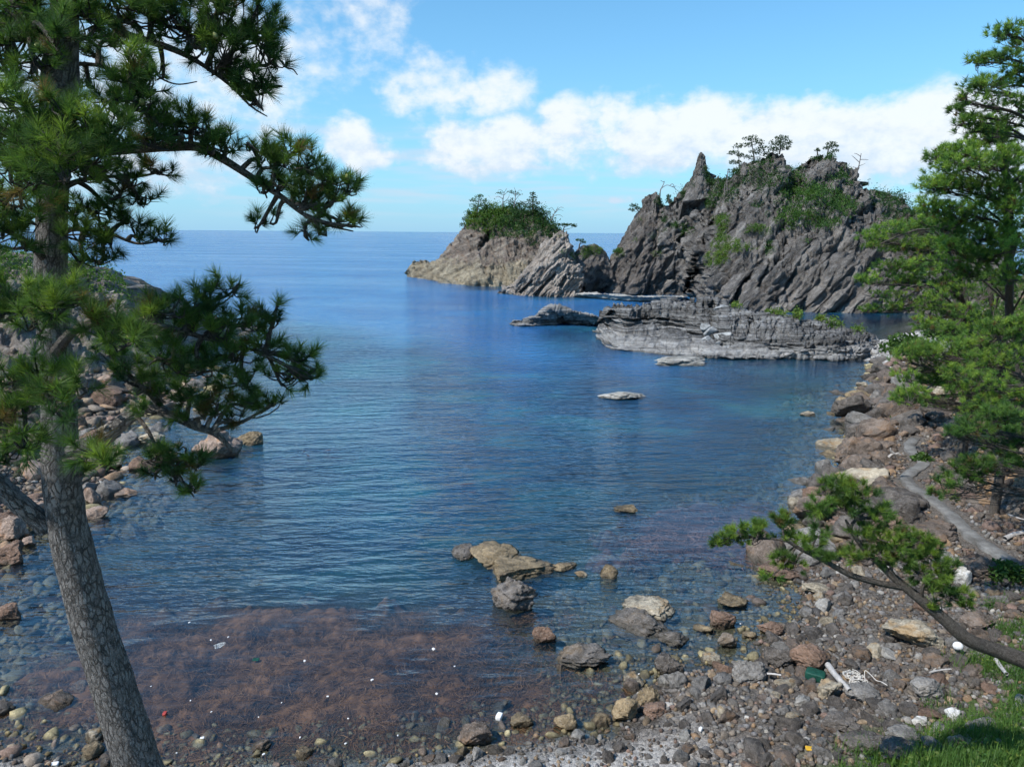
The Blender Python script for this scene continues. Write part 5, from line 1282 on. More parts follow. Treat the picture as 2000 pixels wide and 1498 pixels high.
# lower crown
T1.limb(L3([(104, 640, 5.2), (95, 610, 4.7), (80, 600, 4.2), (40, 600, 4.1), (0, 590, 4.0)]), [RD(16, 5.2), RD(11, 4.7), RD(9, 4.2), RD(7, 4.1), RD(4, 4.1)],
        B([(20, 560, 4.1, 42, 30, 8), (60, 585, 4.0, 45, 30, 9), (105, 600, 3.9, 40, 32, 8), (70, 630, 3.95, 42, 26, 7), (10, 615, 4.0, 36, 26, 7), (-50, 590, 4.1, 50, 50, 12), (140, 585, 4.1, 30, 28, 6)]), L=.118, cones=4, bright=.45)
T1.limb(L3([(108, 690, 5.2), (140, 650, 4.6), (190, 630, 4.3), (250, 625, 4.3), (330, 640, 4.5), (400, 660, 4.7), (480, 680, 4.85), (560, 700, 4.95), (615, 722, 5)]), [RD(24, 5.2), RD(18, 4.6), RD(14, 4.3), RD(13, 4.3), RD(11, 4.5), RD(9, 4.7), RD(7, 4.9), RD(5, 5), RD(3, 5)],
        B([(180, 620, 4.1, 36, 26, 7), (215, 645, 4.1, 40, 28, 8), (250, 660, 4.0, 42, 30, 9), (285, 625, 4.4, 42, 28, 10), (330, 605, 4.5, 42, 24, 11), (385, 600, 4.7, 34, 22, 9), (400, 570, 4.8, 16, 16, 4), (445, 565, 4.8, 20, 26, 7), (350, 655, 4.6, 50, 26, 14), (415, 640, 4.7, 44, 24, 13), (480, 628, 4.8, 40, 22, 12), (535, 615, 4.9, 26, 20, 8), (450, 690, 4.8, 52, 24, 15), (520, 675, 4.9, 40, 22, 11), (575, 700, 5, 34, 18, 9), (610, 735, 5, 20, 18, 7), (545, 735, 4.95, 40, 22, 11), (390, 715, 4.7, 50, 24, 14), (330, 700, 4.6, 45, 26, 12), (475, 740, 4.9, 48, 24, 13)]), L=.112, cones=9, bright=.40, segs=60, sides=12)
T1.limb(L3([(118, 880, 5.3), (160, 872, 5.2), (200, 858, 5.1), (250, 815, 4.95), (290, 795, 4.9), (340, 812, 4.85), (380, 832, 4.9), (420, 846, 4.95), (446, 870, 5), (459, 885, 5)]), [RD(34, 5.3), RD(34, 5.2), RD(32, 5.1), RD(28, 5), RD(25, 4.9), RD(21, 4.9), RD(17, 4.9), RD(14, 5), RD(9, 5), RD(4, 5)],
        B([(265, 735, 4.5, 44, 24, 10), (225, 700, 4.5, 36, 28, 7), (310, 760, 4.7, 45, 24, 12), (370, 770, 4.75, 45, 24, 13), (430, 790, 4.85, 42, 22, 12), (490, 790, 4.9, 36, 18, 9), (530, 785, 4.9, 24, 15, 6), (300, 800, 4.7, 36, 14, 5), (385, 812, 4.8, 40, 12, 7), (455, 820, 4.9, 26, 10, 4)]), bright=.26, segs=60, sides=16, wood='bark', cones=2)
T1.limb(L3([(262, 808, 4.9), (285, 835, 4.85), (300, 862, 4.8), (315, 890, 4.7), (335, 930, 4.7)]), [RD(9, 5), RD(8, 5), RD(6, 5), RD(5, 5), RD(3, 5)],
        B([(315, 895, 4.65, 30, 20, 8), (360, 890, 4.7, 30, 18, 7), (385, 905, 4.75, 20, 14, 4), (345, 935, 4.7, 24, 14, 5), (372, 955, 4.7, 24, 14, 6), (300, 925, 4.65, 18, 14, 3)]), bright=.26)
T1.limb(L3([(112, 760, 5.2), (80, 745, 4.6), (40, 760, 4.3), (0, 790, 4.2)]), [RD(18, 5.2), RD(12, 4.6), RD(9, 4.3), RD(5, 4.2)],
        B([(75, 725, 4.2, 42, 28, 8), (30, 745, 4.2, 40, 26, 8), (95, 765, 4.0, 36, 28, 7), (60, 790, 4.1, 40, 26, 7), (15, 820, 4.1, 42, 34, 9), (45, 865, 4.1, 40, 28, 7), (120, 805, 3.9, 26, 26, 5), (10, 885, 4.2, 36, 28, 6), (-40, 820, 4.2, 50, 60, 12)]), L=.118, cones=2, bright=.38)
T1.limb(L3([(118, 740, 5.2), (140, 735, 4.6), (155, 745, 4.2)]), [RD(9, 5.2), RD(7, 4.6), RD(5, 4.2)], B([(155, 745, 4.1, 24, 24, 5)]), L=.13)
T1.limb(L3([(122, 900, 5.3), (150, 895, 4.6), (180, 900, 4.0), (200, 905, 3.7)]), [RD(9, 5.3), RD(7, 4.6), RD(5, 4), RD(5, 3.7)], B([(200, 903, 3.6, 20, 20, 4), (170, 880, 3.9, 22, 20, 3), (155, 925, 4.2, 22, 18, 2)]), L=.115, bright=.62, cones=1, k=140)

# ---- leaning pine on the right beach
D = 11.5
T2p = [(2140, 1370, 11.2), (2060, 1325, 11.3), (2000, 1290, 11.4), (1940, 1268, 11.5), (1890, 1248, 11.5), (1845, 1210, 11.6), (1800, 1172, 11.7), (1760, 1140, 11.8), (1722, 1105, 11.9), (1690, 1075, 12), (1665, 1040, 12), (1652, 1015, 12)]
P2 = L3(T2p); g2 = P2[0] + np.array([2.2, -.6, 0]); g2z = hz(g2[0], g2[1])
T2 = Pine('pine_tree', 'small leaning pine reaching from the right over the shingle', (g2[0], g2[1], g2z), seed=9, scale=1.5, bark='bark_fine', twig_r=.008, dk=1.5)
T2.trunk([np.array([g2[0], g2[1], g2z - .2])] + P2, [.20] + [RD(w, 11.5) for w in (44, 38, 34, 31, 29, 26, 22, 18, 14, 11, 8, 5)], 90, 18, .08)
kw2 = dict(k=95, L=.15, w=.009, bright=.58, sub_r=.016, tone=1.12)
T2.limb(L3([(1770, 1148, 11.8), (1715, 1138, 11.8), (1660, 1122, 11.8), (1610, 1095, 11.8), (1560, 1070, 11.9), (1535, 1056, 11.9), (1490, 1052, 12), (1440, 1060, 12)]), [RD(15, 12), RD(13, 12), RD(12, 12), RD(10, 12), RD(8, 12), RD(6, 12), RD(4, 12), RD(2, 12)],
        B([(1410, 1058, 12, 22, 14, 9), (1445, 1046, 12, 32, 18, 16), (1485, 1040, 12, 28, 18, 13), (1528, 1022, 12, 26, 18, 13), (1535, 1050, 12, 22, 12, 6), (1575, 1065, 11.9, 30, 14, 11), (1600, 1042, 11.9, 22, 12, 6), (1545, 1105, 11.9, 28, 16, 9), (1500, 1130, 12, 16, 10, 3), (1620, 1090, 11.8, 28, 12, 8), (1530, 1090, 12, 22, 10, 5)]), **kw2)
T2.limb(L3([(1690, 1075, 12), (1662, 1035, 12), (1672, 1010, 12), (1660, 990, 12)]), [RD(10, 12), RD(8, 12), RD(6, 12), RD(3, 12)],
        B([(1640, 955, 12, 36, 18, 18), (1605, 985, 12, 30, 16, 12), (1675, 965, 12, 34, 22, 17), (1650, 990, 12, 45, 18, 16), (1705, 1005, 12, 36, 22, 16), (1735, 1020, 12, 26, 16, 8), (1690, 1035, 12, 36, 14, 10), (1595, 1000, 12, 20, 10, 5)]), **kw2)
T2.limb(L3([(1760, 1140, 11.8), (1740, 1110, 11.8), (1760, 1085, 11.8), (1800, 1070, 11.8)]), [RD(10, 12), RD(7, 12), RD(5, 12), RD(3, 12)],
        B([(1700, 1082, 11.9, 40, 16, 14), (1660, 1090, 11.9, 26, 12, 7), (1760, 1060, 11.8, 36, 18, 14), (1800, 1050, 11.8, 28, 14, 9), (1745, 1090, 11.8, 36, 16, 12), (1795, 1085, 11.8, 36, 18, 14), (1825, 1070, 11.8, 22, 14, 7), (1840, 1105, 11.7, 26, 16, 9), (1720, 1050, 11.9, 30, 12, 7)]), **kw2)
T2.limb(L3([(1800, 1172, 11.7), (1805, 1140, 11.6), (1835, 1130, 11.6), (1870, 1165, 11.6)]), [RD(8, 12), RD(6, 12), RD(5, 12), RD(3, 12)],
        B([(1800, 1115, 11.7, 34, 14, 11), (1840, 1135, 11.6, 34, 16, 13), (1815, 1150, 11.6, 30, 14, 8), (1865, 1165, 11.6, 30, 16, 11), (1885, 1180, 11.6, 16, 10, 5), (1825, 1190, 11.6, 22, 10, 6)]), **kw2)
T2.limb(L3([(1850, 1215, 11.6), (1842, 1198, 11.6), (1838, 1182, 11.6)]), [RD(4, 12), RD(3, 12), RD(2, 12)], [], name='bare_twig', segs=8, sides=5, wood='deadgrey')

# ---- pines of the right hillside
def pad_pine(label, trunk_px, widths, blobs, seed, k=34, L=.19, w=.016, bright=.5, tone=1.0, sub_r=.03, extra=(), twig=True, group='pines on the right hillside', up=.9, lean_base=None, dens_k=4.6):
    P = L3(trunk_px); b = P[0].copy(); gz_ = hz(b[0], b[1])
    if lean_base is not None: b = np.array(lean_base, float); gz_ = hz(b[0], b[1])
    t = Pine('pine_tree', label, (b[0], b[1], gz_), group=group, seed=seed, scale=3.0, bark='bark_fine', twig_r=.008)
    t.trunk([np.array([b[0], b[1], gz_ - .4])] + P, [RD(widths[0] * 1.15, trunk_px[0][2])] + [RD(w_, q[2]) for w_, q in zip(widths, trunk_px)], 50, 12, .08, extra=extra)
    half = len(blobs) // 3 + 1; jr = np.random.RandomState(seed + 5)
    for i in range(0, len(blobs), half):
        t.limb(None, None, B([(a_ + jr.uniform(-8, 8), b_ + jr.uniform(-6, 6), c_ * jr.uniform(.96, 1.04), d_ * jr.uniform(.85, 1.4), e_ * jr.uniform(1.2, 2.0), int(f_ * dens_k * jr.uniform(.7, 1.3))) for a_, b_, c_, d_, e_, f_ in blobs[i:i + half]], 1.0), k=k, L=L, w=w, attach='pad', bright=bright, sub_r=sub_r, tone=tone * 1.25, flat=.9, up=up, twigs=twig)
    return t
pad_pine('tallest right hand pine, its thin upper boughs against the sky', [(2075, 700, 23), (2060, 500, 22.5), (2045, 300, 22), (2030, 120, 22), (2020, -20, 22), (2015, -120, 22)], [40, 36, 30, 22, 14, 6],
         [(1960, 60, 22, 26, 9, 16), (1990, 85, 22, 28, 10, 16), (1925, 115, 22, 30, 8, 17), (1968, 108, 22, 26, 8, 12), (1990, 132, 22, 22, 10, 10), (1925, 172, 22, 32, 10, 19), (1975, 165, 22, 30, 14, 18), (1992, 195, 22, 22, 14, 12), (1900, 195, 22, 24, 9, 13), (1868, 220, 22, 16, 8, 9), (1895, 232, 22, 26, 10, 14), (1930, 205, 22, 28, 10, 12), (1900, 252, 22, 24, 6, 9), (1965, 240, 22.5, 30, 12, 12), (1940, 262, 22, 20, 8, 8)], 41, bright=.52, tone=1.1, dens_k=2.8, lean_base=(22, 24.5))
pad_pine('broad right hand pine with a bare grey trunk low down', [(1990, 690, 31), (1972, 620, 30), (1972, 540, 28), (1972, 440, 26.5), (1965, 340, 26), (1955, 260, 26), (1945, 225, 26)], [16, 15, 14, 13, 11, 8, 4],
         [(1880, 292, 25, 44, 12, 26), (1830, 308, 25, 26, 10, 16), (1940, 272, 25, 42, 16, 28), (1985, 300, 25, 34, 18, 22), (1838, 330, 25.5, 28, 10, 13), (1890, 322, 25, 40, 12, 20), (1945, 325, 25, 44, 15, 24), (1830, 365, 25.5, 32, 12, 18), (1880, 360, 25, 42, 14, 24), (1940, 372, 25, 48, 16, 26), (1985, 380, 25, 30, 20, 16), (1825, 398, 26, 28, 12, 16), (1872, 405, 25, 44, 14, 24), (1935, 418, 25, 46, 15, 24), (1985, 440, 25, 30, 18, 14), (1855, 440, 26, 38, 14, 20), (1910, 460, 25, 42, 14, 22), (1965, 475, 25, 36, 16, 18), (1860, 475, 26, 40, 14, 18), (1925, 500, 25, 46, 14, 22), (1985, 520, 25, 26, 14, 12), (1890, 530, 26, 36, 13, 16), (1835, 515, 27, 34, 12, 14), (1965, 300, 24, 30, 14, 12), (1975, 350, 24, 30, 14, 12), (1970, 410, 24, 30, 14, 12), (1985, 480, 24, 28, 14, 10), (1960, 540, 25, 30, 13, 10), (1935, 240, 25.5, 26, 12, 10)], 42, bright=.58, tone=1.2)
pad_pine('farther pine with drooping boughs in front of the headland', [(1905, 700, 38), (1895, 640, 38), (1880, 560, 38), (1860, 480, 38), (1840, 430, 38), (1830, 405, 38)], [17, 15, 12, 9, 6, 3],
         [(1715, 460, 38, 32, 10, 20), (1765, 446, 38, 36, 12, 24), (1810, 432, 38, 26, 10, 16), (1705, 482, 38, 18, 7, 9), (1750, 480, 38, 36, 10, 20), (1800, 475, 38, 36, 12, 22), (1700, 545, 37, 22, 8, 11), (1735, 515, 38, 34, 10, 18), (1790, 515, 38, 40, 12, 22), (1840, 500, 38, 34, 14, 20), (1720, 578, 37, 24, 8, 10), (1765, 555, 37, 36, 11, 18), (1820, 555, 37, 38, 14, 20), (1870, 560, 36, 34, 16, 18), (1700, 608, 37, 18, 6, 6), (1780, 598, 36, 34, 12, 15), (1840, 605, 35, 36, 14, 18), (1890, 610, 35, 30, 16, 14), (1805, 640, 35, 30, 12, 13), (1860, 650, 34, 32, 14, 14), (1800, 672, 34, 26, 10, 9), (1735, 450, 38, 40, 16, 14), (1790, 495, 37, 44, 18, 16), (1750, 535, 37, 40, 16, 14), (1810, 575, 36, 44, 18, 16), (1730, 600, 37, 26, 10, 8)], 43, k=30, L=.22, w=.020, bright=.56, tone=1.15, sub_r=.045)
pad_pine('dark pine deep inside the right hand grove', [(1960, 690, 36), (1950, 640, 36), (1935, 580, 36), (1930, 500, 36)], [13, 12, 9, 5],
         [(1940, 560, 35, 44, 18, 20), (1985, 570, 34, 34, 20, 16), (1900, 640, 34, 36, 16, 14), (1950, 620, 34, 40, 16, 16), (1990, 630, 33, 24, 20, 10), (1920, 680, 33, 34, 12, 10)], 44, k=28, L=.22, w=.02, bright=.32, tone=1.0, sub_r=.04)
pad_pine('low pine with bright boughs over the rocky bank', [(2090, 830, 20), (2060, 770, 20), (2020, 720, 20), (1970, 690, 20.5), (1920, 680, 21)], [26, 22, 16, 11, 6],
         [(1800, 690, 21.5, 40, 10, 20), (1850, 678, 21, 38, 12, 20), (1900, 665, 20.5, 36, 12, 18), (1950, 650, 20, 40, 14, 20), (1990, 640, 20, 24, 14, 10), (1770, 735, 22, 36, 8, 15), (1815, 740, 21.5, 28, 8, 10), (1860, 715, 21, 40, 12, 20), (1910, 705, 20.5, 40, 13, 20), (1960, 700, 20, 38, 14, 18), (1790, 778, 20.5, 32, 12, 20), (1760, 772, 21, 22, 9, 10), (1890, 760, 20, 32, 12, 14), (1940, 750, 19.5, 36, 14, 16), (1985, 770, 19, 26, 16, 12), (1900, 795, 19.5, 26, 10, 9), (1830, 790, 20.5, 20, 8, 7), (1780, 700, 22, 34, 12, 12), (1830, 715, 21, 34, 14, 12), (1880, 735, 20, 34, 14, 12), (1930, 790, 19, 34, 14, 12), (1970, 820, 18.5, 30, 12, 10)], 45, bright=.62, tone=1.1, L=.16, w=.012, lean_base=(21, 21.5))
pad_pine('dark pine boughs hanging over the path from the right edge', [(2140, 980, 14), (2100, 900, 14), (2060, 860, 14), (2010, 850, 14)], [30, 24, 16, 8],
         [(1960, 815, 14, 36, 14, 14), (1905, 835, 14, 36, 11, 13), (1865, 850, 14, 26, 9, 9), (1985, 860, 14, 26, 14, 9), (1940, 870, 14, 34, 11, 11), (1985, 905, 14, 26, 16, 10), (1930, 905, 14, 38, 12, 14), (1880, 920, 14, 32, 10, 10), (1850, 945, 14, 22, 8, 6), (1900, 935, 14, 26, 8, 7), (1825, 968, 14, 16, 7, 4), (1860, 975, 14, 14, 5, 2)], 46, k=50, L=.14, w=.008, bright=.30, tone=.95, sub_r=.016, lean_base=(17.0, 13.5))

pad_pine('tall background pine filling the right edge of the grove', [(2030, 640, 44), (2020, 520, 44), (2010, 420, 44), (2005, 330, 44)], [16, 13, 9, 4],
         [(1985, 350, 44, 36, 12, 14), (1950, 390, 44, 36, 12, 14), (1990, 420, 43, 36, 14, 16), (1935, 440, 44, 40, 14, 16), (1975, 480, 43, 44, 16, 18), (1915, 500, 44, 36, 14, 14), (1960, 540, 42, 48, 16, 18), (1990, 590, 42, 36, 18, 14), (1930, 590, 42, 44, 16, 16), (1975, 640, 41, 44, 16, 14), (1910, 560, 43, 34, 12, 10)], 47, k=24, L=.26, w=.03, bright=.42, sub_r=.05, twig=False)
pad_pine('background pine between the drooping pine and the headland', [(1870, 640, 52), (1860, 540, 52), (1850, 460, 52), (1845, 400, 52)], [13, 10, 7, 3],
         [(1845, 410, 52, 26, 10, 10), (1815, 440, 52, 30, 10, 12), (1870, 445, 52, 30, 12, 12), (1840, 480, 52, 40, 12, 14), (1885, 500, 51, 34, 14, 12), (1800, 520, 52, 34, 12, 12), (1850, 540, 51, 44, 14, 14), (1890, 570, 50, 34, 14, 12), (1820, 580, 51, 36, 12, 12), (1860, 610, 50, 40, 12, 12), (1900, 640, 49, 36, 14, 12), (1820, 630, 50, 30, 10, 10)], 48, k=24, L=.28, w=.034, bright=.40, sub_r=.05, twig=False)

pad_pine('bushy young pine filling the bank above the path', [(2030, 860, 27), (1990, 760, 27), (1960, 690, 27), (1945, 640, 27)], [16, 13, 9, 4],
         [(1945, 640, 27, 36, 14, 12), (1900, 660, 27, 36, 14, 12), (1985, 660, 27, 30, 16, 12), (1870, 700, 27, 36, 14, 12), (1930, 700, 27, 44, 16, 16), (1985, 720, 27, 34, 18, 12), (1850, 745, 27, 32, 12, 10), (1905, 750, 27, 40, 16, 14), (1960, 770, 27, 40, 16, 14), (1880, 800, 27, 30, 10, 8), (1935, 810, 27, 36, 14, 10)], 49, k=30, L=.18, w=.016, bright=.5, sub_r=.03, lean_base=(27, 28))

# ------------------------------------------------------------------ shrubs and trees of the rocks
def leaves(P, C, size, rs, upn=0.55, two=True):
    """leaf blades: one small kite (two triangles folded) per point"""
    n = len(P)
    nrm = unit(rs.normal(size=(n, 3)) + np.array([0, 0, upn])); a = unit(np.cross(nrm, rs.normal(size=(n, 3)))); b = np.cross(nrm, a)
    s_ = size * rs.uniform(.6, 1.25, (n, 1))
    tip, tail = P + a * s_, P - a * s_ * .8; l, r = P + b * s_ * .5 + nrm * s_ * .12, P - b * s_ * .5 + nrm * s_ * .12
    V = np.stack([tail, l, tip, tail, tip, r], 1).reshape(-1, 3)
    return V, np.repeat(C * rs.uniform(.7, 1.3, (n, 1)), 6, 0)

S_DARK, S_MID, S_BRIGHT, S_YELLOW = np.array([.024, .058, .021]), np.array([.050, .115, .026]), np.array([.10, .185, .032]), np.array([.17, .205, .04])

def surf_points(key, shapes, n, rs, front_only=True):
    A, nf = SURF[key]; nr = A.shape[0] if not front_only else nf + 4
    G = A[3:nr].reshape(-1, 3); N = normals(A)[3:nr].reshape(-1, 3)
    px, _ = project(G); m = np.zeros(len(G)); ew = np.ones(len(G))
    for (cx, cy, rx, ry) in shapes:
        q = 1 - ((px[:, 0] - cx) / rx) ** 2 - ((px[:, 1] - cy) / ry) ** 2
        m = np.maximum(m, np.clip(q, 0, 1))
    w = m ** .5 * (0.35 + np.clip(.5 + fbm(G * .35, 2), 0, 1)); s_ = w.sum()
    if s_ <= 0: return None
    i = rs.choice(len(G), n, p=w / s_)
    return G[i] + rs.normal(size=(n, 3)) * .25, N[i], m[i]

def shrub(label, key, shapes, n, hmax, tone=(S_DARK, S_MID, S_BRIGHT), size=.34, seed=0, group=None, cat='shrub', name='shrub', bright=.45):
    if size > .2: n = int(n * 2.8); size = size * .5; hmax = hmax * .9
    rs = np.random.RandomState(seed); r = surf_points(key, shapes, n, rs)
    if r is None: return
    P, N, m = r
    clump = fbm(P * .55 + seed, 3)                              # rounded heads of foliage
    h = hmax * m ** .6 * np.clip(.45 + 1.5 * clump, .06, 1.6)
    u = rs.uniform(size=len(P)) ** .4
    Q = P + unit(N * np.array([1, 1, .6]) * .5 + np.array([0, 0, .8])) * (h * u)[:, None]
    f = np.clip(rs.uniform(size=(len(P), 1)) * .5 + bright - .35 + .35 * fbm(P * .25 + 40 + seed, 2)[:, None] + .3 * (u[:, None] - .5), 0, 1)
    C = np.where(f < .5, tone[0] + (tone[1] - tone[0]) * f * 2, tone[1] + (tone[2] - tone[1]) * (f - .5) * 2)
    b = P[np.argmin(P[:, 2])]
    root = empty(name, b); tag(root, label, cat, group)
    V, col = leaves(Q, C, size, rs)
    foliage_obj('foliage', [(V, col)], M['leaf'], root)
    k = 1 if n < 1500 else min(14, n // 400); tubes = []
    for i in rs.choice(len(P), k, replace=False):
        tubes.append(tube([P[i] - np.array([0, 0, .3]), (P[i] + Q[i]) / 2 + rs.normal(size=3) * .12, Q[i] + np.array([0, 0, .1])], [.07, .05, .02], 6, 5))
    wood_obj('stem', tubes, M['bark_fine'], root)

ms = 'massif'
shrub('big dark green shrub mass on the middle of the headland', ms, [(1590, 400, 70, 44), (1560, 375, 40, 34), (1640, 405, 45, 22), (1545, 430, 34, 24), (1600, 430, 50, 22)], 5200, 2.6, seed=1, bright=.6, size=.42)
shrub('shrub belt below the rock finger on the headland ridge', ms, [(1375, 380, 36, 18), (1405, 372, 32, 20), (1340, 378, 22, 14)], 2000, 2.0, seed=2)
shrub('shrubs among the tall ridge pines of the headland', ms, [(1440, 350, 40, 20), (1470, 345, 30, 20), (1425, 385, 22, 18)], 1500, 1.8, seed=3, bright=.35)
shrub('shrubs below the left wooded peak of the headland', ms, [(1530, 350, 30, 24), (1500, 360, 34, 26), (1555, 330, 20, 14), (1490, 320, 24, 16)], 1600, 1.4, seed=4, bright=.32)
shrub('bright green patch above the large sea cave', ms, [(1400, 505, 26, 14), (1420, 480, 34, 18), (1390, 515, 14, 8)], 2600, 1.1, (S_MID, S_BRIGHT, S_YELLOW), seed=5, bright=.6, size=.3)
shrub('bright green slope in the centre of the headland', ms, [(1440, 485, 40, 9), (1480, 452, 30, 10), (1405, 445, 16, 24), (1410, 430, 20, 12)], 2600, 1.0, (S_MID, S_BRIGHT, S_YELLOW), seed=6, bright=.55, size=.3)
shrub('narrow dark bush hanging beside the centre gully', ms, [(1502, 485, 9, 16)], 300, .9, seed=7, bright=.4)
shrub('rounded bush on the shadowed face left of the cave', ms, [(1342, 448, 18, 12), (1318, 440, 12, 8)], 420, 1.0, seed=8, bright=.45)
shrub('dark scrub on the right shoulder of the headland', ms, [(1750, 395, 50, 26), (1790, 425, 60, 34), (1720, 380, 26, 18), (1740, 440, 30, 22), (1850, 460, 60, 30)], 4200, 2.6, seed=9, bright=.3, size=.44)
shrub('shrubs on the ridge beside the right peak', ms, [(1700, 352, 22, 12), (1640, 345, 22, 9), (1655, 362, 12, 7), (1620, 350, 14, 8)], 800, 1.2, seed=10, bright=.35)
shrub('scrub cap on the right peak of the headland', ms, [(1600, 308, 20, 9), (1622, 306, 12, 8)], 420, .9, seed=11, bright=.3)
shrub('scattered small tufts on the upper headland face', ms, [(1560, 300, 8, 8), (1650, 330, 14, 6), (1480, 400, 18, 8), (1520, 395, 12, 7), (1500, 420, 8, 6), (1575, 470, 6, 5), (1390, 400, 18, 10)], 700, .6, seed=12, bright=.4)
shrub('vines in the cleft between pointed slab and headland', 'buttress', [(1298, 430, 9, 38), (1292, 470, 8, 30), (1286, 395, 8, 14)], 900, .8, seed=13, bright=.35)
shrub('small green tufts on the pointed slab', 'buttress', [(1275, 460, 8, 5), (1240, 470, 6, 4), (1282, 495, 10, 6), (1250, 430, 6, 4), (1207, 495, 14, 8), (1200, 500, 8, 6)], 500, .5, (S_MID, S_BRIGHT, S_YELLOW), seed=14, bright=.45, size=.28)
shrub('ivy on the side of the rock finger', 'spire', [(1380, 335, 8, 12), (1386, 355, 10, 10), (1352, 362, 8, 8)], 300, .6, seed=15, bright=.35)
isl = 'island'
shrub('green bushes on the left half of the island top, coloured as sunlit', isl, [(950, 420, 40, 30), (925, 425, 22, 28), (975, 425, 30, 26), (950, 440, 24, 18)], 3600, 3.4, (S_MID, S_BRIGHT, S_YELLOW), seed=20, bright=.5, size=.5)  # sun from the left put into the leaf colours: brighter half
shrub('green trees on the right half of the island top, coloured as shaded', isl, [(1010, 425, 40, 34), (1050, 430, 34, 30), (1075, 448, 26, 20), (1000, 450, 40, 18)], 4200, 3.4, seed=21, bright=.34, size=.5)  # side away from the sun: shade put into darker leaf colours
shrub('hanging bush on the face of the island', isl, [(1040, 468, 16, 14), (960, 460, 10, 8)], 700, 1.2, seed=22, bright=.5)
shrub('tiny green tufts on the pale pinnacle', 'pinnacle', [(1118, 500, 6, 10), (1100, 492, 5, 4), (1095, 460, 8, 3)], 220, .5, (S_MID, S_BRIGHT, S_YELLOW), seed=23, size=.26)
shrub('yellow green scrub on the top of the dark hump', 'hump', [(1155, 490, 22, 10), (1140, 500, 10, 8)], 600, .7, (S_MID, S_BRIGHT, S_YELLOW), seed=24, bright=.45, size=.3)
ld = 'ledge'
for i, (cx, cy, rx, ry, lab) in enumerate([(1437, 602, 8, 4, 'tiny green tuft behind the broken ledge block'), (1520, 612, 24, 7, 'left green cushion on top of the layered ledge'), (1563, 616, 12, 7, 'second green cushion on top of the layered ledge'), (1602, 624, 8, 4, 'small green tuft beside the pale ledge tip'), (1630, 632, 20, 8, 'longest green cushion near the right end of the ledge'), (1676, 645, 12, 4, 'last green tuft at the right end of the ledge')]):
    shrub(lab, ld, [(cx, cy, rx, ry)], 160 + 14 * rx, .7, (S_MID, S_BRIGHT, S_YELLOW), .18, 30 + i, 'green cushions on the ledge', 'plant', 'cushion_plant', .65)
shrub('green shrubs covering the top of the left bluff', 'left', [(150, 540, 90, 40), (60, 500, 90, 50), (205, 560, 50, 24), (0, 520, 60, 50), (100, 580, 60, 30)], 5200, 1.5, (S_MID, S_BRIGHT, S_YELLOW), .17, 40, bright=.42)
shrub('yellow green plants on the face of the left bluff', 'left', [(245, 585, 28, 12), (190, 620, 30, 16), (60, 620, 40, 20), (230, 640, 24, 14)], 1400, .7, (S_MID, S_BRIGHT, S_YELLOW), .15, 41, bright=.55)

def small_pine(label, base, crown, seed=0, depth=168, dead=False, twigs=(), k=16, group=None, tone=.8, lw=.07, name='pine_tree'):
    """a tree a few dozen pixels tall on the far rocks: trunk points in pixels, flat pads of foliage"""
    P = [at_d(a, b, depth) for a, b in base]
    root = empty(name, P[0]); tag(root, label, 'tree', group)
    n = len(P); r0 = .20 if not dead else .16
    tb = [tube(P, np.linspace(r0, .06, n), 16, 7, .1)]
    sk = dens(P); rs = np.random.RandomState(seed); Pa, Aa, Ca = [], [], []
    for (cx, cy, rx, ry, m) in crown:
        m = int(m * 4)
        c = at_d(cx, cy, depth + rs.uniform(-.6, .6)); rr = np.array([rx, rx, ry]) * depth / FPX
        j = np.argmin(np.abs(sk[:, 2] - (c[2] - .25 * np.hypot(*(sk[:, :2] - c[:2]).T) - .1)))
        tb.append(tube([sk[j], (sk[j] + c) / 2 + np.array([0, 0, -.1]), c], [.07, .05, .025], 7, 5))
        q = unit(rs.normal(size=(m, 3))) * rs.uniform(size=(m, 1)) ** .4; P_ = c + q * rr
        f = np.clip(rs.uniform(size=(m, 1)) * .7 + .3 * q[:, 2:3], 0, 1)
        Pa.append(P_); Aa.append(unit(q * .5 + np.array([0, 0, .8]) + rs.normal(size=(m, 3)) * .3)); Ca.append((G_DARK + (G_MID - G_DARK) * f) * tone)
    for tw in twigs:
        Q = [at_d(a, b, depth + rs.uniform(-.5, .5)) for a, b in tw]; tb.append(tube(Q, np.linspace(.085, .035, len(Q)), 14, 5, .1))
    wood_obj('trunk', tb, M['deadgrey'] if dead else M['bark_fine'], root)
    if Pa:
        V, col = needles(np.concatenate(Pa), np.concatenate(Aa), np.concatenate(Ca), k, .30, lw, rs)
        foliage_obj('crown', [(V, col)], M['needle'], root)

sp = small_pine
sp('slender ridge pine nearest the rock finger', [(1447, 378), (1446, 350), (1444, 320), (1441, 288)], [(1441, 287, 9, 5, 12), (1432, 300, 11, 4, 14), (1448, 305, 10, 4, 12), (1437, 318, 13, 4, 16), (1452, 324, 11, 4, 12), (1434, 334, 13, 4, 14), (1452, 342, 10, 4, 10), (1440, 350, 12, 4, 8)], 1)
sp('tallest ridge pine with an umbrella crown', [(1474, 335), (1473, 310), (1470, 290), (1467, 274)], [(1467, 271, 15, 5, 22), (1480, 279, 12, 5, 16), (1460, 284, 10, 4, 12), (1490, 290, 12, 5, 16), (1475, 298, 12, 5, 14), (1495, 302, 9, 5, 12), (1462, 308, 9, 4, 8), (1485, 315, 10, 5, 10)], 2)
sp('bushy pine on the left peak of the headland', [(1522, 302), (1524, 290), (1525, 272)], [(1525, 271, 14, 5, 20), (1515, 279, 13, 5, 18), (1537, 279, 10, 5, 14), (1524, 287, 18, 5, 22), (1512, 294, 12, 5, 14), (1535, 291, 10, 4, 10)], 3)
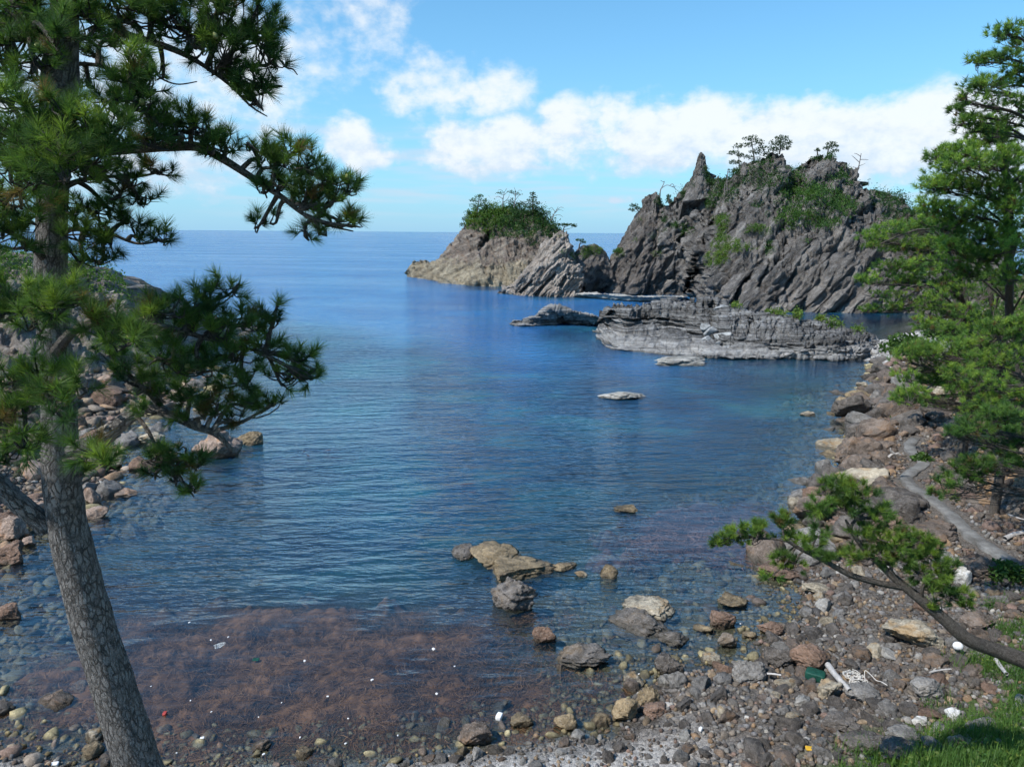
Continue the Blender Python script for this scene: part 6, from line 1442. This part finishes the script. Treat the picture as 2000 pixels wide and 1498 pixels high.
sp('small wind bent pine on the right peak', [(1616, 303), (1618, 293), (1624, 283)], [(1622, 282, 11, 3.5, 13), (1630, 287, 8, 3, 9), (1616, 290, 9, 3.5, 11), (1630, 295, 8, 3, 8)], 4)
sp('tiny pine left of the wind bent one', [(1597, 304), (1596, 293)], [(1596, 294, 4, 3.5, 8)], 5)
sp('bare dead tree standing right of the right peak', [(1673, 342), (1678, 322), (1682, 300)], [], 6, dead=True, twigs=[[(1679, 318), (1668, 308), (1663, 304)], [(1680, 312), (1690, 312), (1696, 313)], [(1677, 325), (1690, 320)], [(1681, 306), (1673, 301), (1668, 300)], [(1676, 330), (1666, 326)]])
sp('curly dead tree on top of the pointed slab', [(1289, 384), (1290, 372), (1295, 362), (1298, 354)], [], 7, depth=176, dead=True, twigs=[[(1292, 368), (1302, 362), (1310, 364), (1318, 368), (1325, 375)], [(1297, 356), (1290, 353)], [(1308, 363), (1314, 360), (1320, 372)], [(1312, 365), (1322, 364)]])
sp('small fir in the notch behind the pointed slab', [(1307, 398), (1306, 385)], [(1306, 384, 4, 3, 7), (1306, 390, 6, 3, 9), (1307, 395, 7, 3, 8)], 8, depth=172)
for i, (x, y0, y1) in enumerate([(1421, 330, 382), (1416, 358, 382), (1425, 362, 384)]):
    sp(['tallest bleached dead trunk below the ridge pines', 'left bleached stump below the ridge pines', 'right bleached stump below the ridge pines'][i], [(x, y1), (x - 1, (y0 + y1) / 2), (x + 1, y0)], [], 9 + i, depth=163, dead=True, group='bleached dead trunks on the ridge', twigs=[[(x, y0 + 10), (x + 5, y0 + 4)], [(x, y0 + 16), (x - 5, y0 + 11)]], name='dead_tree')
sp('small pine jutting left from the pointed slab', [(1252, 416), (1246, 412), (1240, 406)], [(1237, 402, 8, 3, 10), (1246, 408, 7, 3, 9), (1234, 411, 6, 3, 7)], 12, depth=177)
# island trees
sp('left dead tree with bare crown on the island', [(982, 412), (982, 395), (985, 375)], [(975, 378, 8, 2, 5)], 13, 214, True, [[(983, 390), (974, 384), (968, 386)], [(984, 382), (992, 374), (998, 372)], [(985, 378), (978, 371), (972, 373)], [(983, 396), (992, 388), (995, 380)], [(985, 376), (990, 368)]])
sp('right dead tree with bare crown on the island', [(1004, 408), (1006, 390), (1008, 374)], [(1000, 376, 9, 3, 8), (1012, 380, 8, 2, 5)], 14, 214, True, [[(1006, 392), (1014, 382), (1022, 380)], [(1007, 384), (1000, 376), (995, 376)], [(1008, 380), (1014, 372), (1020, 374)], [(1008, 376), (1004, 366)], [(1006, 396), (998, 388)]])
sp('layered fir at the highest point of the island', [(1040, 420), (1040, 400), (1041, 378)], [(1041, 379, 6, 3, 10), (1042, 386, 9, 3, 13), (1038, 393, 12, 3, 16), (1045, 398, 14, 4, 20), (1035, 404, 16, 4, 22), (1050, 408, 16, 4, 20), (1040, 415, 22, 5, 26), (1020, 398, 12, 4, 14), (1062, 416, 14, 5, 18)], 15, 211)
sp('wispy tree at the left edge of the island top', [(932, 420), (934, 402), (936, 386)], [(935, 384, 9, 4, 14), (926, 392, 10, 4, 14), (942, 392, 10, 4, 14), (930, 402, 14, 5, 18), (948, 400, 10, 5, 14)], 16, 214, tone=1.3)
sp('small tree hanging over the left island cliff', [(912, 446), (907, 436), (904, 430)], [(902, 440, 6, 4, 10), (910, 428, 8, 4, 12), (916, 416, 9, 5, 14)], 17, 216)
sp('bare twisted tree on the right slope of the island', [(1076, 432), (1082, 418), (1088, 410)], [], 18, 208, True, [[(1082, 418), (1092, 410), (1100, 412)], [(1084, 414), (1078, 406), (1074, 407)], [(1088, 410), (1096, 405), (1102, 408)], [(1080, 422), (1092, 420), (1100, 424)], [(1086, 412), (1090, 404)]])
sp('flat topped pine on the tip of the pale pinnacle', [(1100, 456), (1101, 447), (1104, 441)], [(1096, 440, 14, 2, 14), (1112, 440, 14, 2, 14), (1122, 443, 6, 1.6, 5)], 19, 168)
sp('small pine between the pale pinnacle and dark hump', [(1131, 486), (1132, 478), (1135, 472)], [(1132, 470, 8, 2.5, 10), (1140, 474, 5, 2, 6)], 20, 168, tone=1.2)
sp('small pine between the dark hump and pointed slab', [(1207, 502), (1209, 494), (1210, 488)], [(1206, 491, 9, 3.5, 14), (1216, 494, 7, 3.5, 10), (1210, 487, 7, 2.5, 8)], 21, 172, tone=1.3)

# ------------------------------------------------------------------ grass and herbs by the near beach
def herbs():
    rs = np.random.RandomState(51); n = 40000
    X = rs.uniform(4, 24, n); Y = rs.uniform(11.5, 27, n); Z, sd, hd = height(X, Y)
    nz = fbm(np.stack([X, Y, X * 0], -1) * .55 + 11, 3)
    px, _ = project(np.stack([X, Y, Z], -1))
    dn = np.clip((hd + .5 + nz * 3.0) / 1.3, 0, 1) * np.clip((25 - Y) / 2, 0, 1)
    keep = (rs.uniform(size=n) < dn) & (px[:, 0] < 2030) & (px[:, 1] < 1530)
    P = np.stack([X, Y, Z], -1)[keep]; nzk = fbm(P * .9 + 3, 3); m = len(P)
    # blades
    nb_ = 5; Pb = np.repeat(P, nb_, 0) + rs.normal(size=(m * nb_, 3)) * np.array([.09, .09, .01]); k = len(Pb)
    lean = rs.normal(size=(k, 3)) * np.array([.45, .45, .1]); hgt = rs.uniform(.12, .42, (k, 1)) * (1 + .5 * np.repeat(nzk, nb_)[:, None])
    top = Pb + (np.array([0, 0, 1.]) + lean) * hgt; w_ = unit(np.cross(lean + .01, np.array([0, 0, 1.]))) * .012
    V1 = np.stack([Pb - w_, Pb + w_, top], 1).reshape(-1, 3)
    f = np.clip(.45 + .6 * np.repeat(nzk, nb_) + rs.normal(size=k) * .22, 0, 1)[:, None]
    c1 = np.repeat(S_MID + (S_BRIGHT * 1.1 - S_MID) * f, 3, 0)
    # broad leaves
    sel = rs.uniform(size=m) < .6; Q = P[sel] + rs.normal(size=(sel.sum(), 3)) * np.array([.1, .1, .0]) + np.array([0, 0, 1]) * rs.uniform(.03, .34, (sel.sum(), 1))
    f2 = np.clip(.4 + .8 * nzk[sel] + rs.normal(size=len(Q)) * .25, 0, 1)[:, None]
    V2, c2 = leaves(Q, S_MID + (S_YELLOW - S_MID) * f2, .055, rs, 1.2)
    V = np.concatenate([V1, V2]); C = np.concatenate([c1, c2])
    o = obj('grass', mesh('grass', V, np.arange(len(V)).reshape(-1, 3), False, np.clip(C, .004, .5)), M['leaf'])
    tag(o, 'green grass and low herbs behind the shingle at lower right', 'grass', kind='stuff')
    print('herbs', m)
herbs()

def hill_scrub():
    """low scrub between the pines of the right hillside"""
    rs = np.random.RandomState(61)
    spots = [(1800, 900, 1, 'small green bush beside the path bend'), (1965, 1130, 2, 'low bush at the right edge below the path'), (1770, 690, 3, 'scrub at the foot of the drooping pine'), (1850, 660, 4, 'undergrowth behind the bright low pine'), (1930, 640, 5, 'undergrowth below the bare pine trunk'), (1990, 700, 6, 'undergrowth at the right edge under the pines'), (1745, 815, 7, 'tiny green bush in the rubble above the big boulder')]
    for px, py, sd_, lab in spots:
        z = 2.0
        for _ in range(12):
            p = at_z(px, py, z); z = 0.5 * z + 0.5 * max(hz(p[0], p[1]), .3)
            if p[1] > 70: p = at_d(px, py, 45); break
        d = p[1]; R_ = (20 if sd_ in (1, 7) else 48) * d / FPX; n = 260 if sd_ in (1, 7) else 1300
        q = unit(rs.normal(size=(n, 3))) * rs.uniform(size=(n, 1)) ** .4; q[:, 2] = np.abs(q[:, 2]) * .8
        P = p + q * R_ * (1 + .35 * fbm(q * 2.5 + sd_, 2))[:, None]
        f = np.clip(rs.uniform(size=(n, 1)) * .7 + .3 * q[:, 2:3], 0, 1)
        root = empty('bush', p); tag(root, lab, 'bush')
        V, c = leaves(P, S_DARK + (S_BRIGHT - S_DARK) * f, .10 if d < 32 else .15, rs)
        foliage_obj('foliage', [(V, c)], M['leaf'], root)
        wood_obj('stem', [tube([p + np.array([0, 0, -.2]), p + np.array([.1, 0, R_ * .5])], [.04, .02], 4, 5)], M['bark_fine'], root)
hill_scrub()

# ------------------------------------------------------------------ seaweed in the shallows
def seaweed(name, label, poly, n, seed, cols, zr=(-.30, -.02), ln=(.25, .8), wd=.0065, clump=.55):
    rs = np.random.RandomState(seed)
    W_ = np.array([at_z(a, b, 0)[:2] for a, b in poly]); lo, hi = W_.min(0), W_.max(0)
    X = rs.uniform(lo[0], hi[0], n * 4); Y = rs.uniform(lo[1], hi[1], n * 4)
    sd = poly_sd(X, Y, W_); P0 = np.stack([X, Y, X * 0], -1)
    c = fbm(P0 * clump + seed, 4)
    keep = (sd > -0.9 - 3.2 * c) & (c > -.38 + .25 * rs.normal(size=len(X)) * .5)
    P = P0[keep][:n]; c = c[keep][:n]; m = len(P)
    z = np.maximum(height(P[:, 0], P[:, 1])[0] + .03, zr[0] + (zr[1] - zr[0]) * rs.uniform(size=m) ** 1.0)
    z = np.minimum(z, -.012)
    ang = 2.2 * fbm(P * .5 + 50, 3) * 3.14 + rs.normal(size=m) * .55
    L_ = rs.uniform(*ln, m); segs = 3
    pts = []; x, y, a = P[:, 0].copy(), P[:, 1].copy(), ang.copy(); curl = rs.normal(size=m) * .5
    for s_ in range(segs + 1):
        pts.append(np.stack([x, y, np.minimum(z + .03 * rs.normal(size=m), -.012)], -1)); x = x + np.cos(a) * L_ / segs; y = y + np.sin(a) * L_ / segs; a = a + curl
    pts = np.stack(pts, 1); d = np.gradient(pts, axis=1); sdv = unit(np.cross(d, np.array([0, 0, 1.]) + rs.normal(size=(m, 1, 3)) * .3))
    wv = wd * rs.uniform(.6, 1.6, (m, 1, 1)) * np.array([.6, 1, .9, .15]).reshape(1, 4, 1)
    Lf, Rt = pts - sdv * wv, pts + sdv * wv
    V = np.stack([Lf, Rt], 2).reshape(m, -1, 3)
    f = np.array([[2 * s_, 2 * s_ + 1, 2 * s_ + 3, 2 * s_ + 2] for s_ in range(segs)])
    Fc = (f[None] + (np.arange(m) * 2 * (segs + 1))[:, None, None]).reshape(-1, 4)
    t = np.clip(.5 + .55 * c + rs.normal(size=m) * .28, 0, 1)[:, None]
    col = np.where(t < .5, cols[0] + (cols[1] - cols[0]) * t * 2, cols[1] + (cols[2] - cols[1]) * (t - .5) * 2)
    me = mesh(name, V.reshape(-1, 3), Fc, False, np.repeat(col, 2 * (segs + 1), 0))
    tag(obj(name, me, M['weed']), label, 'seaweed', kind='stuff')
def weed_bed(key, xr, yr, step, label, cols):
    """the dense lower layer of the weed, an uneven canopy a hand's breadth under the surface"""
    xs = np.arange(*xr, step); ys = np.arange(*yr, step); X, Y = np.meshgrid(xs, ys); X, Y = X.ravel(), Y.ravel()
    z = np.minimum(weed_top(X, Y, key), -.03); bed = height(X, Y)[0]
    P = np.stack([X, Y, z], -1); c = fbm(np.stack([X, Y, X * 0], -1) * .55 + 3, 4); f = fbm(np.stack([X, Y, X * 0], -1) * 2.6 + 9, 4)
    q = grid_faces(len(ys), len(xs)); q = q[((z > bed) & (z > -2.2))[q].any(1)]; used = np.unique(q); mp = np.zeros(len(P), int); mp[used] = np.arange(len(used))
    t = np.clip(.42 + .75 * f + .5 * c, 0, 1)[:, None]; col = cols[0] * (1 - t) + cols[1] * 1.9 * t
    tag(obj('seaweed_bed', mesh('seaweed_bed', P[used], mp[q], False, col[used]), M['weed']), label, 'seaweed', kind='stuff')
WB = [np.array([.042, .024, .015]), np.array([.125, .066, .036]), np.array([.26, .145, .08])]
seaweed('seaweed', 'brown seaweed mat floating in the near left shallows', [(20, 1330), (130, 1300), (240, 1238), (380, 1212), (520, 1196), (700, 1190), (830, 1215), (900, 1250), (930, 1310), (1080, 1340), (1040, 1385), (930, 1410), (800, 1432), (600, 1468), (420, 1492), (200, 1492), (60, 1460)], 30000, 3, WB, (-.34, -.015), (.15, .55))
weed_bed('left', (-18, 5), (15.6, 30), .085, 'dense brown layer of seaweed just under the near left shallows', WB)
WP = [np.array([.05, .03, .03]), np.array([.14, .075, .06]), np.array([.26, .15, .12])]
weed_bed('right', (-2, 24), (20, 48), .12, 'reddish weed bed below the surface of the right hand shallows', WP)
seaweed('seaweed', 'reddish seaweed under water in the right hand shallows', [(1205, 1030), (1260, 995), (1380, 978), (1500, 985), (1560, 1040), (1500, 1080), (1400, 1100), (1300, 1085), (1230, 1070)], 6500, 5, WP, (-.40, -.03), (.3, 1.0), .02, .3)
seaweed('seaweed', 'small patches of reddish weed drifting in the mid bay', [(870, 950), (920, 945), (940, 965), (880, 970)], 130, 6, WP, (-.2, -.02), (.4, 1.2), .05)
seaweed('seaweed', 'thin seaweed between the striped dome and the beach', [(800, 1190), (960, 1200), (1100, 1290), (1200, 1330), (1250, 1390), (1000, 1400), (880, 1300)], 3800, 7, WB, (-.3, -.03), (.15, .5), .01, .8)
seaweed('seaweed', 'pale red weed patch beside the small ochre rock on the left', [(545, 880), (620, 870), (650, 890), (570, 905)], 160, 8, WP, (-.2, -.02), (.5, 1.4), .05)

# ------------------------------------------------------------------ flotsam
def chunk(name, label, px, py, w, mat, seed, cat, z=None, squash=.5, group=None, box=True, dz=0.0, ang=None):
    zz = 0.0
    for _ in range(4):
        p = at_z(px, py, zz); zz = max(hz(p[0], p[1]), 0.0) if z is None else z
    rs = np.random.RandomState(seed); dist = math.hypot(p[1], CAMH - zz); wm = w * dist / FPX
    V, Fc = ICO[3]; V = V.copy()
    if box: V = np.sign(V) * np.abs(V) ** .32
    V = V * np.array([.5, .34, .5 * squash]) * wm; V = V + .04 * wm * np.stack([fbm(V / wm * 4 + seed + 3 * i, 3) for i in range(3)], -1)
    a = rs.uniform(0, 3) if ang is None else ang; c, s_ = math.cos(a), math.sin(a); V = np.stack([c * V[:, 0] - s_ * V[:, 1], s_ * V[:, 0] + c * V[:, 1], V[:, 2]], -1)
    o = obj(name, mesh(name, V, Fc, True), M[mat], None, (p[0], p[1], zz + wm * squash * .25 + dz)); tag(o, label, cat, group)
    return o
chunk('foam_block', 'white foam block floating near the gravel beach', 975, 1401, 15, 'foam', 1, 'foam', squash=.6)
bits = [(847, 1268, 8, 'right of the seaweed mat edge below the reef'), (727, 1328, 10, 'in the middle of the seaweed mat'), (888, 1301, 6, 'between seaweed mat and dark layered rock'), (853, 1355, 6, 'at the lower right of the seaweed mat'), (777, 1436, 6, 'closest to the gravel beach'), (412, 1250, 7, 'at the far edge of the seaweed mat'), (370, 1216, 5, 'just beyond the seaweed mat'), (446, 1244, 6, 'beside the pale patch at the mat edge'), (595, 1291, 10, 'right of the green net scrap'), (395, 1442, 9, 'right of the trunk low in the picture'), (372, 1368, 6, 'next to the red scrap'), (345, 1470, 5, 'lowest beside the trunk'), (515, 1473, 6, 'low in the middle of the mat'), (586, 1440, 7, 'low in the right half of the mat'), (680, 1403, 6, 'right of the mat centre'), (190, 1428, 7, 'left of the trunk'), (413, 1390, 6, 'above the elongated bit right of the trunk'), (550, 1372, 5, 'in the centre of the mat'), (1249, 1318, 7, 'beside the dark round boulder'), (1446, 1218, 5, 'between the reddish boulder and rust wedge'), (1476, 1072, 6, 'under the tip of the leaning pine'), (675, 1452, 5, 'near the lower right mat edge'), (505, 1400, 5, 'left of the mat centre'), (295, 1340, 5, 'close to the trunk on its right'), (640, 1360, 5, 'right of the centre of the mat')]
for i, (px, py, w, lab) in enumerate(bits):
    w *= (.78 if i % 3 == 0 else .5)
    chunk('foam_bit', 'tiny white foam bit ' + lab, px, py, w, 'foam', 10 + i, 'foam', group='white foam bits on the water', squash=.5, z=0.0)
chunk('plastic_scrap', 'small red plastic scrap floating right of the trunk', 322, 1394, 9, 'red', 3, 'scrap', z=0.0)
chunk('plastic_scrap', 'small yellow plastic strip at the lower edge of the shingle', 1581, 1470, 15, 'yellow', 4, 'scrap', squash=.2, ang=-.2, dz=.12)
chunk('plastic_bag', 'pale sheet of plastic under the far edge of the seaweed mat', 430, 1261, 22, 'foam', 5, 'plastic', z=-0.16, squash=.08)
chunk('foam_float', 'round white float lying under the leaning pine trunk', 1868, 1281, 17, 'foam', 6, 'float', squash=.95, box=False, dz=.28)
chunk('white_scrap', 'white scrap on the gravel in the lower left corner', 107, 1493, 12, 'foam', 7, 'scrap', squash=.4)
chunk('foam_bit', 'tiny white foam bit lying among grey stones of the near beach', 1368, 1431, 8, 'foam', 60, 'foam', squash=.7, dz=.1)
# green net
o = chunk('fishing_net', 'dark green net stuck between rusty and yellowish boulders', 1592, 1326, 34, 'net', 8, 'net', squash=.5, dz=.06)
chunk('net_scrap', 'green net scrap floating on the seaweed mat', 500, 1288, 12, 'net', 9, 'net', z=-.01, squash=.15)

def log(name, label, pts, r, mat, cat, lift=.12, sides=8, flat=1.0, group=None):
    P = []
    for (px, py) in pts:
        z = 1.0
        for _ in range(6):
            p = at_z(px, py, z); z = max(hz(p[0], p[1]), 0) + lift
        P.append(at_z(px, py, z))
    P = np.array(P); root = P[0]
    V, Fc, uv = tube(P, np.linspace(r, r * .7, len(P)), 14, sides, .15)
    o = obj(name, mesh(name, V - root, Fc, True), M[mat], None, root); tag(o, label, cat, group)
    return o
log('driftwood_plank', 'bleached driftwood plank standing beside the yellowish boulder', [(1617, 1298), (1632, 1318), (1650, 1338), (1660, 1349)], .10, 'driftwood', 'driftwood', .32)
log('driftwood', 'thin grey stick lying among the shingle below the float', [(1816, 1312), (1838, 1308), (1858, 1306)], .03, 'driftwood', 'driftwood', .22)
log('driftwood', 'short grey board under the leaning trunk near the grass', [(1945, 1288), (1955, 1302), (1966, 1316)], .07, 'driftwood', 'driftwood', .2)
log('driftwood', 'pale stick lying by the inlet left of the dark boulder', [(1498, 1315), (1512, 1316), (1526, 1318)], .035, 'driftwood', 'driftwood', .3)
log('fallen_log', 'grey log lying right of the path', [(1962, 1052), (1982, 1043), (2010, 1038), (2040, 1030)], .10, 'driftwood', 'log', .15)
log('fallen_log', 'thin branch above the log right of the path', [(1970, 1005), (1990, 1012), (2020, 1020)], .05, 'deadwood', 'log', .2)
def dead_branch(name, label, polys, depth, r, lift=True):
    tb = []
    for q in polys: tb.append(tube([at_d(a, b, depth) for a, b in q], np.linspace(r, r * .35, len(q)), 14, 6, .12))
    b = at_d(*polys[0][0], depth); root = empty(name, b); tag(root, label, 'dead branch')
    wood_obj('branch', tb, M['deadwood'], root)
dead_branch('dead_branch', 'bleached dead bough above the big boulder on the right bank', [[(1805, 762), (1818, 754), (1835, 748), (1855, 745)], [(1832, 749), (1838, 740), (1848, 728), (1858, 724)], [(1848, 728), (1840, 722), (1826, 722)], [(1846, 730), (1836, 716), (1826, 714)]], 22, .035)
dead_branch('driftwood', 'white forked driftwood lying in the rubble beside the path', [[(1735, 893), (1745, 886), (1760, 888)], [(1746, 886), (1740, 880), (1739, 874)], [(1748, 887), (1756, 884)]], 36.5, .08)
dead_branch('dead_branch', 'white dead tree on the crest of the left bluff', [[(228, 600), (222, 580), (205, 567)], [(222, 580), (212, 572), (206, 577)], [(215, 573), (224, 568)]], 70, .16)

def rope():
    rs = np.random.RandomState(77); p0 = at_z(1672, 1312, 1.2); g = hz(p0[0], p0[1]); pts = []
    n = 220
    for i in range(n):
        t = i / n; a = t * 6.28 * 9 + rs.normal() * .12; rr = .16 + .10 * math.sin(t * 23)
        pts.append([p0[0] + .22 * math.cos(a) * (1 + .4 * math.sin(t * 17)) + .10 * (t - .5) + .05 * math.sin(t * 41), p0[1] + rr * math.sin(a) + .22 * math.sin(t * 11), g + .30 + .05 * math.sin(t * 31) + .02 * rs.normal()])
    for (px, py) in [(1690, 1304), (1702, 1312), (1712, 1322), (1722, 1325), (1734, 1332)]:
        q = at_z(px, py, 1.35); pts.append([q[0], q[1], max(hz(q[0], q[1]) + .26, 1.25)])
    P = np.array(pts); P = P[::1]
    V, Fc, uv = tube(P, np.full(len(P), .011), 900, 5)
    o = obj('rope', mesh('rope', V - P[0], Fc, True), M['rope'], None, P[0]); tag(o, 'tangled white rope lying on the shingle', 'rope')
rope()
